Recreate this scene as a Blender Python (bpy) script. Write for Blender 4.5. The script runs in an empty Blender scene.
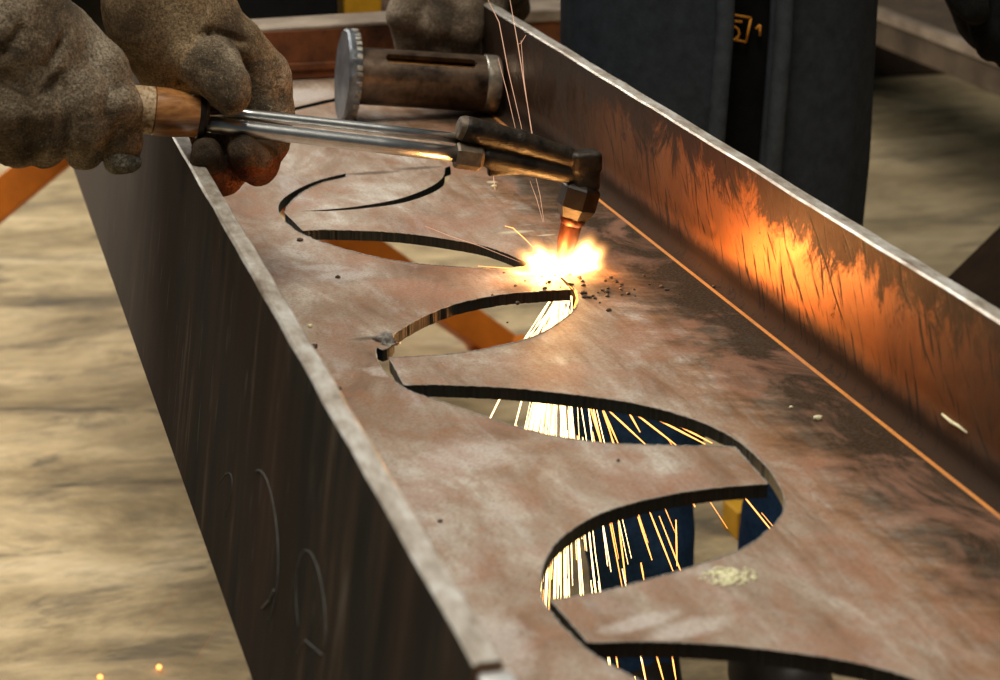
import bpy, bmesh, math, random
import numpy as np
from mathutils import Vector, Matrix, noise
from mathutils.geometry import delaunay_2d_cdt
random.seed(7); rng = np.random.default_rng(7)
SC = bpy.context.scene
COL = SC.collection
V = Vector
# ------------------------------------------------------------ camera geometry (metres, floor at z = 0)
F = 2200.0; ZW = 0.80; CZ = 1.30
_dy = np.array([-613., 703., -F]); _dy /= np.linalg.norm(_dy)
_up = np.cross([1, 0, 0], [0, 703, -F]); _up = _up/np.linalg.norm(_up)
if _up[1] < 0: _up = -_up
_dx = np.cross(_dy, _up)
def ray(x, y):
    r = np.array([x-500, 340-y, -F]); return np.array([r@_dx, r@_dy, r@_up])
def Pz(x, y, z): r = ray(x, y); return V(r*((z-CZ)/r[2])) + V((0, 0, CZ))
def Py(x, y, Y): r = ray(x, y); return V(r*(Y/r[1])) + V((0, 0, CZ))
def Px(x, y, X): r = ray(x, y); return V(r*(X/r[0])) + V((0, 0, CZ))
def pr(r, p):    # pixel radius -> metres at p
    v = np.array(p) - np.array([0, 0, CZ]); a = -(v[0]*_dx[2] + v[1]*_dy[2] + v[2]*_up[2]); return r*a/F

# ------------------------------------------------------------ node helper
class Mat:
    def __init__(s, name, rough=.5, metal=0., spec=.5):
        m = s.m = bpy.data.materials.new(name); m.use_nodes = True; s.t = m.node_tree; s.n = s.t.nodes
        s.b = s.n['Principled BSDF']; s.b.inputs['Roughness'].default_value = rough; s.b.inputs['Metallic'].default_value = metal
        s.b.inputs['Specular IOR Level'].default_value = spec
        s.co = s.n.new('ShaderNodeTexCoord').outputs['Object']
    def L(s, a, b): s.t.links.new(a, b)
    def map(s, scale=(1, 1, 1), rot=(0, 0, 0), loc=(0, 0, 0), src=None):
        n = s.n.new('ShaderNodeMapping'); n.inputs['Scale'].default_value = scale; n.inputs['Rotation'].default_value = rot; n.inputs['Location'].default_value = loc
        s.L(src or s.co, n.inputs[0]); return n.outputs[0]
    def noise(s, scale, detail=6, rough=.6, vec=None, dist=0):
        n = s.n.new('ShaderNodeTexNoise'); n.inputs['Scale'].default_value = scale; n.inputs['Detail'].default_value = detail
        n.inputs['Roughness'].default_value = rough; n.inputs['Distortion'].default_value = dist
        s.L(vec or s.co, n.inputs['Vector']); return n.outputs['Fac']
    def vor(s, scale, vec=None):
        n = s.n.new('ShaderNodeTexVoronoi'); n.inputs['Scale'].default_value = scale; s.L(vec or s.co, n.inputs['Vector']); return n.outputs['Distance']
    def ramp(s, src, stops, interp='LINEAR'):
        n = s.n.new('ShaderNodeValToRGB'); n.color_ramp.interpolation = interp; e = n.color_ramp.elements
        while len(e) < len(stops): e.new(.5)
        for i, (p, c) in enumerate(stops):
            e[i].position = p; e[i].color = (c, c, c, 1) if isinstance(c, (int, float)) else (*c, 1)
        s.L(src, n.inputs[0]); return n.outputs[0]
    def math(s, op, a, b=0., c=None, clamp=False):
        n = s.n.new('ShaderNodeMath'); n.operation = op; n.use_clamp = clamp
        for i, v in enumerate((a, b, c)):
            if v is None: continue
            if isinstance(v, (int, float)): n.inputs[i].default_value = v
            else: s.L(v, n.inputs[i])
        return n.outputs[0]
    def mix(s, fac, a, b, mode='MIX'):
        n = s.n.new('ShaderNodeMix'); n.data_type = 'RGBA'; n.blend_type = mode
        for i, v in ((0, fac), (6, a), (7, b)):
            if isinstance(v, (int, float)): n.inputs[i].default_value = v
            elif isinstance(v, tuple): n.inputs[i].default_value = (*v, 1)
            else: s.L(v, n.inputs[i])
        return n.outputs[2]
    def xyz(s, src=None):
        n = s.n.new('ShaderNodeSeparateXYZ'); s.L(src or s.co, n.inputs[0]); return n.outputs
    def spot(s, c, rad, angle=0, soft=.35, nscale=60, namp=.9):   # irregular patch around c (object xy)
        v = s.map(loc=(-c[0], -c[1], 0)); v = s.map(rot=(0, 0, -angle), src=v); v = s.map(scale=(1/rad[0], 1/rad[1], 0), src=v)
        n = s.n.new('ShaderNodeVectorMath'); n.operation = 'LENGTH'; s.L(v, n.inputs[0])
        d = s.math('ADD', n.outputs['Value'], s.math('MULTIPLY', s.math('SUBTRACT', s.noise(nscale, 5, .7), .5), namp*2))
        return s.ramp(d, [(1-soft if soft < 1 else 0, 1.), (1., 0.)])
    def bump(s, h, strength=.3, dist=.001):
        n = s.n.new('ShaderNodeBump'); n.inputs['Strength'].default_value = strength; n.inputs['Distance'].default_value = dist
        s.L(h, n.inputs['Height']); s.L(n.outputs[0], s.b.inputs['Normal'])
    def out(s, col=None, rough=None, metal=None, sp=None):
        for v, k in ((sp, 'Specular IOR Level'), (col, 'Base Color'), (rough, 'Roughness'), (metal, 'Metallic')):
            if v is None: continue
            if isinstance(v, tuple): s.b.inputs[k].default_value = (*v, 1)
            elif isinstance(v, (int, float)): s.b.inputs[k].default_value = v
            else: s.L(v, s.b.inputs[k])
        return s.m

# ------------------------------------------------------------ object helpers
def tag(o, label=None, cat=None, group=None, kind=None):
    if label: o['label'] = label
    if cat: o['category'] = cat
    if group: o['group'] = group
    if kind: o['kind'] = kind
    return o
def empty(name, loc, label, cat, group=None):
    o = bpy.data.objects.new(name, None); o.location = loc; o.empty_display_size = .05; COL.objects.link(o); return tag(o, label, cat, group)
def link(name, me, mats, parent=None, smooth=False):
    o = bpy.data.objects.new(name, me); COL.objects.link(o)
    for m in (mats if isinstance(mats, (list, tuple)) else [mats]): me.materials.append(m)
    if smooth:
        for p in me.polygons: p.use_smooth = True
    if parent is not None:
        o.parent = parent
        bpy.context.view_layer.update()
        o.matrix_parent_inverse = parent.matrix_world.inverted()
    return o
def mesh(name, vs, fs, mats, parent=None, smooth=False, sharp=None):
    me = bpy.data.meshes.new(name); me.from_pydata([tuple(v) for v in vs], [], fs); me.validate(); 
    bm = bmesh.new(); bm.from_mesh(me); bmesh.ops.recalc_face_normals(bm, faces=bm.faces); bm.to_mesh(me); bm.free()
    o = link(name, me, mats, parent, smooth)
    if sharp: me.set_sharp_from_angle(angle=math.radians(sharp))
    return o
def frame(d):
    d = d.normalized(); a = V((0, 0, 1)) if abs(d.z) < .9 else V((0, 1, 0)); u = d.cross(a).normalized(); return u, d.cross(u).normalized()
def tube(pts, rads, n=20, cap=True, sect=None, ov=None):
    """lofted tube; returns verts, faces"""
    vs, fs = [], []; pts = [V(p) for p in pts]
    if isinstance(rads, (int, float)): rads = [rads]*len(pts)
    u = None
    for i, p in enumerate(pts):
        d = pts[min(i+1, len(pts)-1)] - pts[max(i-1, 0)]
        if d.length < 1e-9: d = V((0, 0, 1))
        if u is None: u, w = frame(d)
        else:
            d = d.normalized(); u = (u - d*u.dot(d)).normalized(); w = d.cross(u)
        for k in range(n):
            a = 2*math.pi*k/n; q = sect(a) if sect else 1
            vs.append(p + (u*math.cos(a) + w*math.sin(a))*rads[i]*q)
    for i in range(len(pts)-1):
        for k in range(n):
            fs.append((i*n+k, i*n+(k+1) % n, (i+1)*n+(k+1) % n, (i+1)*n+k))
    if cap:
        fs.append(tuple(range(n))[::-1]); fs.append(tuple(range((len(pts)-1)*n, len(pts)*n)))
    return vs, fs
def lathe(a, b, prof, n=48, closed=False, sect=None):
    """profile [(t along a->b in metres, r)]"""
    a = V(a); b = V(b); d = (b-a).normalized(); u, w = frame(d); vs, fs = [], []
    for t, r in prof:
        for k in range(n):
            an = 2*math.pi*k/n; q = sect(an) if sect else 1
            vs.append(a + d*t + (u*math.cos(an)+w*math.sin(an))*r*q)
    m = len(prof)
    for i in range(m if closed else m-1):
        j = (i+1) % m
        for k in range(n): fs.append((i*n+k, i*n+(k+1) % n, j*n+(k+1) % n, j*n+k))
    if not closed: fs.append(tuple(range(n))[::-1]); fs.append(tuple(range((m-1)*n, m*n)))
    return vs, fs
def join(*parts):
    vs, fs = [], []
    for v, f in parts:
        o = len(vs); vs += list(v); fs += [tuple(i+o for i in q) for q in f]
    return vs, fs
def prism(poly, a, b):     # 2-D polygon list mapped by functions a (bottom), b (top)
    n = len(poly); vs = [a(p) for p in poly] + [b(p) for p in poly]
    fs = [tuple(range(n))[::-1], tuple(range(n, 2*n))] + [(i, (i+1) % n, n+(i+1) % n, n+i) for i in range(n)]
    return vs, fs
def bevel(o, w, seg=2):
    m = o.modifiers.new('bevel', 'BEVEL'); m.width = w; m.segments = seg; m.limit_method = 'ANGLE'; m.angle_limit = .6; return o
def boxbar(a, b, w, h, upv=(0, 0, 1)):
    a = V(a); b = V(b); d = (b-a).normalized(); s = d.cross(V(upv)).normalized(); t = s.cross(d)
    vs = [p + s*(w/2*i) + t*(h/2*j) for p in (a, b) for i, j in ((-1, -1), (1, -1), (1, 1), (-1, 1))]
    return vs, [(3, 2, 1, 0), (4, 5, 6, 7)] + [(k, (k+1) % 4, 4+(k+1) % 4, 4+k) for k in range(4)]

# ------------------------------------------------------------ SDF surface nets for organic shapes
def smin(a, b, k):
    h = np.clip(.5+.5*(b-a)/k, 0, 1); return b*(1-h)+a*h - k*h*(1-h)
def sd_caps(P, a, b, ra, rb, sq=None):
    a = np.array(a, dtype=float); b = np.array(b, dtype=float); ba = b-a; pa = P-a; h = np.clip((pa@ba)/max(ba@ba, 1e-12), 0, 1)
    return np.linalg.norm(pa - h[..., None]*ba, axis=-1) - (ra + (rb-ra)*h)
def sd_ell(P, c, r, R=None):
    q = P-np.array(c, dtype=float)
    if R is not None: q = q@np.array(R)
    q = q/np.array(r); l = np.linalg.norm(q, axis=-1); return (l-1)*min(r)
def sd_box(P, c, h, R=None, r=0.):
    q = P-np.array(c, dtype=float)
    if R is not None: q = q@np.array(R)
    q = np.abs(q)-(np.array(h)-r); return np.linalg.norm(np.maximum(q, 0), axis=-1)+np.minimum(q.max(-1), 0)-r
def nets(fn, lo, hi, h):
    lo = np.array(lo, dtype=float); hi = np.array(hi, dtype=float); n = np.ceil((hi-lo)/h).astype(int)+1
    g = np.stack(np.meshgrid(*[lo[i]+h*np.arange(n[i]) for i in range(3)], indexing='ij'), -1)
    D = np.empty(n)
    for i in range(n[0]): D[i] = fn(g[i])
    S = D < 0
    cnt = np.zeros(n-1); acc = np.zeros((*(n-1), 3))
    offs = [(i, j, k) for i in (0, 1) for j in (0, 1) for k in (0, 1)]
    def sub(A, o): return A[o[0]:o[0]+n[0]-1, o[1]:o[1]+n[1]-1, o[2]:o[2]+n[2]-1]
    for a in offs:
        for ax in range(3):
            if a[ax]: continue
            b = list(a); b[ax] = 1
            da, db = sub(D, a), sub(D, b); m = (da < 0) != (db < 0)
            t = np.where(m, da/np.where(m, da-db, 1), 0)
            p = np.zeros((*(n-1), 3)); p[..., :] = a; p[..., ax] += t
            acc += p*m[..., None]; cnt += m
    act = cnt > 0; idx = -np.ones(act.shape, dtype=int); idx[act] = np.arange(act.sum())
    cell = np.argwhere(act); vs = lo + h*(cell + acc[act]/cnt[act][:, None])
    fs = []
    for ax in range(3):
        o1, o2 = [(1, 2), (2, 0), (0, 1)][ax]
        s = [slice(1, n[i]-1) for i in range(3)]; s[ax] = slice(0, n[ax]-1)
        t = list(s); t[ax] = slice(1, n[ax])
        A = S[tuple(s)]; B = S[tuple(t)]
        for m, flip in ((A & ~B, False), (~A & B, True)):
            e = np.argwhere(m); 
            if not len(e): continue
            base = e + np.array([0 if i == ax else 1 for i in range(3)])
            def q(d1, d2):
                c = base.copy(); c[:, o1] -= d1; c[:, o2] -= d2; return idx[c[:, 0], c[:, 1], c[:, 2]]
            f = np.stack([q(1, 1), q(0, 1), q(0, 0), q(1, 0)], 1)
            if flip: f = f[:, ::-1]
            fs.append(f)
    f = np.concatenate(fs); f = f[(f >= 0).all(1)]
    return vs, f
def sdf_obj(name, fn, lo, hi, h, mat, parent, disp=None, smooth_it=2):
    vs, fs = nets(fn, lo, hi, h)
    me = bpy.data.meshes.new(name); me.from_pydata(vs.tolist(), [], fs.tolist()); me.update()
    bm = bmesh.new(); bm.from_mesh(me)
    for _ in range(smooth_it): bmesh.ops.smooth_vert(bm, verts=bm.verts, factor=.5, use_axis_x=True, use_axis_y=True, use_axis_z=True)
    if disp:
        bm.normal_update()
        mv = [(v, v.normal*disp(v.co, v.normal)) for v in bm.verts]
        for v, d in mv: v.co += d
    bm.to_mesh(me); bm.free()
    return link(name, me, mat, parent, True)
def bounds(chains, pad):
    P = np.array([list(p[0]) for c in chains for p in c]); R = max(p[1] for c in chains for p in c)+pad
    return P.min(0)-R, P.max(0)+R
def chain_sdf(P, c, k):
    d = None
    for (a, ra), (b, rb) in zip(c[:-1], c[1:]):
        e = sd_caps(P, a, b, ra, rb); d = e if d is None else smin(d, e, k)
    return d

# ============================================================ MATERIALS
def steel_web():
    m = Mat('scaled_steel_plate', .5, .0, .22)
    x, y, z = m.xyz()
    big = m.noise(9, 8, .65, m.map((1.6, .7, 1), rot=(0, 0, .35)), .6); mid = m.noise(38, 8, .7, m.map((1.3, .8, 1), rot=(0, 0, .5)), .4); fine = m.noise(420, 4, .7)
    c = m.ramp(big, [(.3, (.17, .105, .065)), (.42, (.28, .20, .14)), (.53, (.38, .305, .235)), (.64, (.56, .51, .44))])
    c = m.mix(m.ramp(mid, [(.44, 0.), (.66, .6)]), c, (.28, .13, .06))
    c = m.mix(m.ramp(m.noise(16, 8, .7, m.map((2.2, .6, 1), rot=(0, 0, -.6), loc=(3, 1, 0)), .8), [(.55, 0.), (.7, .55)]), c, (.50, .47, .45))
    stk = m.noise(46, 7, .7, m.map((1.6, .16, 1), rot=(0, 0, .04)), .5)
    c = m.mix(m.math('MULTIPLY', m.ramp(stk, [(.46, 0.), (.62, .75)]), m.ramp(x, [(.40, .15), (.50, 1.)])), c, (.17, .085, .038))
    gr = m.noise(230, 5, .75)
    c = m.mix(m.ramp(gr, [(.30, .65), (.44, 0.)]), c, (.12, .065, .035))
    # oily dark mill scale towards the right flange, rust line at the fillet
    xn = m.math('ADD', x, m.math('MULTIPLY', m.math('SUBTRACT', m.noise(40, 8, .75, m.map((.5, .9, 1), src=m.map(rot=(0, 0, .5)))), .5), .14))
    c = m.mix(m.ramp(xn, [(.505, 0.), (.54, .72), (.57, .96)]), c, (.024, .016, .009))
    c = m.mix(m.math('MULTIPLY', m.ramp(xn, [(.47, 0.), (.52, .55), (.56, 0.)]), m.ramp(mid, [(.4, .2), (.6, 1.)])), c, (.27, .13, .06))
    # faint rust beside the left flange
    c = m.mix(m.math('MULTIPLY', m.ramp(x, [(.205, .8), (.245, 0.)]), m.ramp(mid, [(.4, 0.), (.55, 1.)])), c, (.20, .09, .035))
    line = m.math('LESS_THAN', m.math('ABSOLUTE', m.math('SUBTRACT', x, .6008)), .0017)
    c = m.mix(m.math('MULTIPLY', line, m.ramp(mid, [(.3, .7), (.5, 1.)])), c, (.62, .24, .06))
    # rubbed pale marks, painted sky sheen at the far left, and soot
    for px, py, rx, ry, an in ((640, 622, .03, .010, .3), (690, 628, .03, .012, .3), (325, 268, .012, .03, 1.2), (345, 275, .03, .02, 0), (300, 95, .05, .05, 0), (385, 372, .012, .02, .8), (498, 640, .02, .05, 0), (470, 455, .04, .03, .5)):
        p = Pz(px, py, ZW); c = m.mix(m.math('MULTIPLY', m.spot(p, (rx, ry), an, .5, 90, .6), .6), c, (.60, .55, .50))
    for px, py, rx, ry in ((372, 173, .035, .008), (420, 168, .03, .008), (372, 338, .02, .006), (600, 290, .03, .03), (528, 290, .03, .02)):
        p = Pz(px, py, ZW); c = m.mix(m.math('MULTIPLY', m.spot(p, (rx, ry), 0, .6, 120, .7), .75), c, (.05, .035, .025))
    for px, py, rx, ry in ((515, 232, .018, .006), (492, 182, .006, .006), (546, 235, .01, .003)):
        p = Pz(px, py, ZW); c = m.mix(m.math('MULTIPLY', m.spot(p, (rx, ry), 0, .5, 200, .5), .8), c, (.62, .54, .36))
    pit = m.ramp(m.vor(75), [(.035, 1.), (.06, 0.)]); pit = m.math('MULTIPLY', pit, m.ramp(m.noise(9, 2), [(.5, 0.), (.56, 1.)]))
    c = m.mix(m.math('MULTIPLY', pit, .75), c, (.03, .02, .015))
    pit = m.math('MULTIPLY', m.ramp(m.vor(210), [(.06, 1.), (.10, 0.)]), m.ramp(m.noise(14, 3, .6, m.map(loc=(7, 3, 1))), [(.50, 0.), (.60, 1.)]))
    c = m.mix(m.math('MULTIPLY', pit, .7), c, (.05, .03, .02))
    red = m.ramp(m.noise(12, 6, .65, m.map((1.3, .8, 1), loc=(9, 9, 0)), .8), [(.50, 0.), (.62, .45)])
    c = m.mix(red, c, (.34, .17, .11))
    # scratches along and across
    scr = m.ramp(m.noise(110, 3, .5, m.map((.9, .04, 1), rot=(0, 0, .12))), [(.62, 0.), (.68, 1.)])
    c = m.mix(m.math('MULTIPLY', scr, .16), c, (.10, .07, .05))
    c = m.mix(m.ramp(fine, [(.35, .4), (.55, 0.)]), c, (.11, .07, .05))
    m.bump(m.math('ADD', fine, m.math('MULTIPLY', mid, 1.5)), .25, .0006)
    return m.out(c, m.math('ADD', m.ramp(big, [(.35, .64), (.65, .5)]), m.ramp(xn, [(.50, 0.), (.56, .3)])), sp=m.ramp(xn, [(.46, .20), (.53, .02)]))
def flange_inner():
    m = Mat('rusty_flange_steel', .4, .85)
    x, y, z = m.xyz()
    big = m.noise(7, 8, .65, m.map((1, 1, .5)), .8); mid = m.noise(30, 8, .75, None, .5)
    c = m.ramp(big, [(.3, (.24, .07, .016)), (.5, (.52, .165, .035)), (.65, (.42, .15, .04)), (.75, (.30, .16, .09))])
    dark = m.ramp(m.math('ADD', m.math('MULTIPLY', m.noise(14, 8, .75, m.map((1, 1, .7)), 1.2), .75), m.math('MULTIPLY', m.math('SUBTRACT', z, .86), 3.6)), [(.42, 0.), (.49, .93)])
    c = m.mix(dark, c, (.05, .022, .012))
    s1 = m.ramp(m.noise(170, 3, .6, m.map((1, 1, .10), src=m.map(rot=(.45, 0, 0)))), [(.57, 0.), (.64, 1.)])
    s2 = m.ramp(m.noise(150, 3, .6, m.map((1, 1, .10), src=m.map(rot=(.85, 0, 0), loc=(2, 2, 2)))), [(.59, 0.), (.66, 1.)])
    sc = m.math('MULTIPLY', m.math('MAXIMUM', s1, s2), m.ramp(m.noise(6, 3), [(.34, 0.), (.46, 1.)]))
    c = m.mix(m.math('MULTIPLY', sc, .9), c, (.04, .02, .01))
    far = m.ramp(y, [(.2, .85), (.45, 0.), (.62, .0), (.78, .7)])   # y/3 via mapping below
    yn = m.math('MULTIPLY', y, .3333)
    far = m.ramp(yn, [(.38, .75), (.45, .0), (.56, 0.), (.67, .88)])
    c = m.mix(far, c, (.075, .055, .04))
    gr = m.noise(300, 4, .8)
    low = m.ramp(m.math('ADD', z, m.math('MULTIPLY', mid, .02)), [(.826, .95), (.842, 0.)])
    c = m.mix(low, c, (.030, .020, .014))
    m.bump(m.math('ADD', m.math('ADD', mid, m.math('MULTIPLY', gr, .5)), m.math('MULTIPLY', sc, -.8)), .35, .001)
    r = m.ramp(m.math('ADD', mid, m.math('MULTIPLY', m.math('MAXIMUM', sc, dark), .3)), [(.3, .25), (.8, .55)])
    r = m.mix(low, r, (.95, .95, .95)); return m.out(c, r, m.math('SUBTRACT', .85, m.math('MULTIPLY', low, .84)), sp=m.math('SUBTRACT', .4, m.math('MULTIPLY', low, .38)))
def flange_outer():
    m = Mat('dark_flange_steel', .9, 0, .06)
    x, y, z = m.xyz(); v = m.map((1, 1.1, .12)); n = m.noise(26, 8, .6, v, .3); b = m.noise(5, 5, .6, m.map((1, 1, .4)))
    c = m.ramp(n, [(.3, (.010, .011, .010)), (.48, (.026, .024, .019)), (.60, (.055, .038, .026)), (.70, (.11, .09, .07))])
    c = m.mix(m.ramp(b, [(.45, 0.), (.65, .6)]), c, (.045, .025, .017))
    sc = m.ramp(m.noise(130, 2, .5, m.map((1, 1, .05), rot=(.15, 0, 0))), [(.66, 0.), (.72, 1.)])
    c = m.mix(m.math('MULTIPLY', sc, .35), c, (.16, .15, .13))
    c = m.mix(m.ramp(m.math('ADD', m.math('MULTIPLY', y, .3333), m.math('MULTIPLY', m.noise(3, 4), .2)), [(.68, 0.), (.85, .6)]), c, (.20, .16, .13))
    m.bump(m.noise(200, 4), .15, .0005)
    return m.out(c, m.ramp(n, [(.3, .75), (.7, .95)]))
def mill_edge():
    m = Mat('pale_mill_edge', .42, .5)
    n = m.noise(60, 8, .75, m.map((1, .35, 1)))
    c = m.ramp(n, [(.32, (.22, .16, .11)), (.48, (.52, .46, .38)), (.66, (.85, .83, .78))])
    m.bump(m.noise(180, 5, .7), .3, .0008)
    return m.out(c)
def simple(name, col, rough=.5, metal=0., var=.35, scale=40, bump=.2, dark=None, spec=.35):
    m = Mat(name, rough, metal, spec); n = m.noise(scale, 7, .68)
    d = dark or tuple(c*(1-var) for c in col); c = m.ramp(n, [(.32, d), (.66, tuple(min(1, q*(1+var*.6)) for q in col))])
    if bump: m.bump(m.noise(scale*5, 4, .7), bump, .001)
    return m.out(c)
def leather(name, light, mid_, dark, fuzz=1., tipdark=None):
    m = Mat(name, .92, 0., .15)
    n = m.noise(20, 9, .7, None, .6); f = m.noise(520, 5, .8); f2 = m.noise(150, 6, .75)
    c = m.ramp(n, [(.38, dark), (.49, mid_), (.61, light)])
    c = m.mix(m.ramp(f, [(.42, .8), (.57, 0.)]), c, tuple(q*.35 for q in dark))
    c = m.mix(m.ramp(m.noise(480, 3, .7, m.map(loc=(5, 5, 5))), [(.60, 0.), (.72, .55*fuzz)]), c, tuple(min(1, q*1.7) for q in light))
    m.bump(m.math('ADD', m.math('MULTIPLY', f, .9), f2), 1., .0042)
    m.b.inputs['Sheen Weight'].default_value = .25*fuzz; m.b.inputs['Sheen Roughness'].default_value = .6
    m.b.inputs['Sheen Tint'].default_value = (1, .85, .6, 1)
    return m.out(c)
def emis(name, col, s):
    m = Mat(name); m.b.inputs['Base Color'].default_value = (0, 0, 0, 1); m.b.inputs['Emission Color'].default_value = (*col, 1); m.b.inputs['Emission Strength'].default_value = s
    m.b.inputs['Specular IOR Level'].default_value = 0; m.b.inputs['Roughness'].default_value = 1
    return m.m
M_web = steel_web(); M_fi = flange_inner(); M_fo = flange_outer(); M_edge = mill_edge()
def cutwall():
    m = Mat('flame_cut_edge', .5, .25); v = m.map((1, 1, .03)); n = m.noise(420, 2, .5, v)
    c = m.ramp(m.noise(12, 3), [(.35, (.010, .020, .025)), (.55, (.020, .024, .024)), (.7, (.05, .026, .015))])
    c = m.mix(m.ramp(n, [(.4, .6), (.6, 0.)]), c, (.004, .005, .006)); m.bump(n, .6, .0012); return m.out(c)
M_cut = cutwall()
def concrete():
    m = Mat('worn_sandy_floor', .85, 0, .3)
    v = m.map((.8, 1.6, 1), rot=(0, 0, .25)); a = m.noise(2.4, 9, .72, v, .5); b = m.noise(14, 8, .7, v); 
    c = m.ramp(a, [(.30, (.16, .12, .065)), (.43, (.40, .295, .155)), (.55, (.62, .47, .26)), (.7, (.80, .64, .40))])
    c = m.mix(m.ramp(b, [(.38, .4), (.52, 0.)]), c, (.20, .16, .11))
    c = m.mix(m.ramp(m.noise(3.6, 8, .7, m.map((.7, 1.9, 1), loc=(4, 2, 0)), 1.), [(.53, 0.), (.64, .8)]), c, (.10, .085, .06))
    c = m.mix(m.math('MULTIPLY', m.spot((2.3, 4.0), (1.1, 1.9), 0, .6, 1.6, .35), .62), c, (.15, .12, .07))  # broad darker patch paints the shade on the right of the floor
    m.bump(b, .15, .006)
    return m.out(c)
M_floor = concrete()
M_chrome = simple('brushed_chrome', (.80, .80, .78), .33, 1., .18, 60, .1)
M_wood = None
def wood():
    m = Mat('varnished_wood', .3, 0, .6); m.b.inputs['Coat Weight'].default_value = .5; m.b.inputs['Coat Roughness'].default_value = .2
    x, y, z = m.xyz()
    n = m.noise(26, 6, .65, m.map((.5, 2, 2)), 1.2); f = m.noise(160, 4, .6, m.map((.25, 1, 1)))
    c = m.ramp(n, [(.35, (.09, .032, .010)), (.5, (.36, .15, .045)), (.65, (.55, .27, .09))])
    c = m.mix(m.ramp(f, [(.4, .5), (.55, 0.)]), c, (.08, .03, .012)); m.bump(f, .2, .0006); return m.out(c)
def rawwood():
    m = Mat('bare_worn_wood', .6, 0, .4)
    w = m.noise(300, 3, .6, m.map((1, .25, 1), rot=(0, -.5, 0))); n = m.noise(30, 5)
    c = m.ramp(w, [(.38, (.20, .11, .05)), (.5, (.55, .40, .24)), (.65, (.72, .60, .44))]); c = m.mix(m.ramp(n, [(.4, .4), (.6, 0.)]), c, (.3, .18, .08))
    m.bump(w, .5, .001); return m.out(c)
M_wood = wood(); M_raw = rawwood()
M_cast = simple('grimy_cast_metal', (.028, .02, .012), .4, .0, .8, 70, .6, spec=.3, dark=(.002, .0016, .0012))
M_brass = simple('tarnished_brass_nut', (.17, .13, .09), .42, .4, .6, 90, .4)
M_copper = simple('hot_copper_nozzle', (.07, .018, .007), .38, .5, .6, 90, .3)
M_black = simple('burnt_black_steel', (.018, .013, .010), .42, .3, .6, 60, .3)
M_cyl = simple('oily_dark_steel', (.12, .08, .052), .36, .5, .7, 34, .35, dark=(.014, .009, .007))
M_disc = simple('grey_disc_steel', (.17, .19, .21), .42, .6, .5, 45, .4, dark=(.09, .09, .095))
M_ring = simple('bare_ground_steel', (.50, .46, .38), .35, .8, .6, 60, .4, dark=(.12, .10, .08))
M_orange = simple('orange_painted_steel', (.62, .17, .012), .45, 0, .25, 14, .1)
M_yellow = simple('yellow_painted_steel', (.70, .36, .02), .5, 0, .3, 14, .1)
M_rust = simple('dull_rusted_beam', (.22, .07, .022), .6, .3, .5, 12, .3, dark=(.04, .016, .008))
M_grey = simple('dull_grey_beam', (.30, .24, .18), .55, .35, .45, 10, .3, dark=(.12, .085, .06))
M_wall = simple('dark_workshop_wall', (.035, .04, .038), .8, 0, .4, 2, 0)
M_coat = simple('charcoal_work_cloth', (.030, .036, .045), .9, 0, .3, 60, .4, spec=.2)
M_shirt = simple('black_shirt_cloth', (.006, .0065, .007), .95, 0, .3, 60, .3, spec=.1)
M_jean = simple('blue_denim', (.02, .06, .16), .9, 0, .4, 90, .4, spec=.2)
M_blackcloth = simple('black_sleeve_cloth', (.012, .016, .018), .75, 0, .4, 40, .4, spec=.3)
M_boot = simple('black_boot_leather', (.02, .017, .015), .5, 0, .3, 60, .3)
M_skin = simple('skin', (.50, .27, .17), .5, 0, .08, 40, .1)
M_hair = simple('dark_hair', (.02, .013, .009), .6, 0, .4, 90, .6)
M_print = simple('orange_shirt_print', (.60, .24, .02), .8, 0, .2, 60, 0)
M_slag = simple('slag_crumb', (.10, .065, .045), .7, .2, .6, 300, .4)
M_chip = simple('pale_yellow_residue', (.90, .82, .52), .85, 0, .3, 300, .5)
M_chalk = simple('faint_chalk', (.11, .11, .10), .9, 0, .4, 90, .2)
M_glove = leather('worn_suede_glove', (.72, .58, .42), (.34, .24, .15), (.07, .045, .03))
M_glove2 = leather('tan_suede_glove', (.80, .58, .34), (.58, .39, .21), (.20, .12, .065), .8)
M_glovep = leather('dark_greasy_glove', (.28, .17, .10), (.15, .09, .055), (.045, .03, .02), .5)
M_gloveo = leather('flame_lit_glove', (.55, .17, .05), (.32, .09, .03), (.11, .035, .015), .3)
M_glovefar = leather('grey_brown_glove', (.42, .33, .24), (.20, .14, .095), (.05, .035, .026), .6)
M_gloveblk = leather('black_glove', (.012, .014, .017), (.007, .009, .011), (.003, .004, .005), .1)
M_hot = emis('white_hot_flame', (1., .80, .42), 28)
M_spk = emis('white_hot_spark', (1., .64, .26), 6)
M_spo = emis('orange_spark', (1., .36, .08), 4)
M_spf = emis('thin_spark', (1., .55, .34), .9)
M_spd = emis('dim_spark', (1., .35, .12), .45)
M_kerf = emis('glowing_kerf', (1., .33, .05), 5)

# ============================================================ SETTING
def quad(name, pts, mat, kind='structure', thick=None):
    o = mesh(name, pts, [(0, 1, 2, 3)], mat); tag(o, kind=kind); return o
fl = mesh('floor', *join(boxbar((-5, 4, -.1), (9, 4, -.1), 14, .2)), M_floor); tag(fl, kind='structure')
wb = mesh('wall_back', *boxbar((-5, 8.1, 1.75), (9, 8.1, 1.75), .2, 3.5), M_wall); tag(wb, kind='structure')

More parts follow.
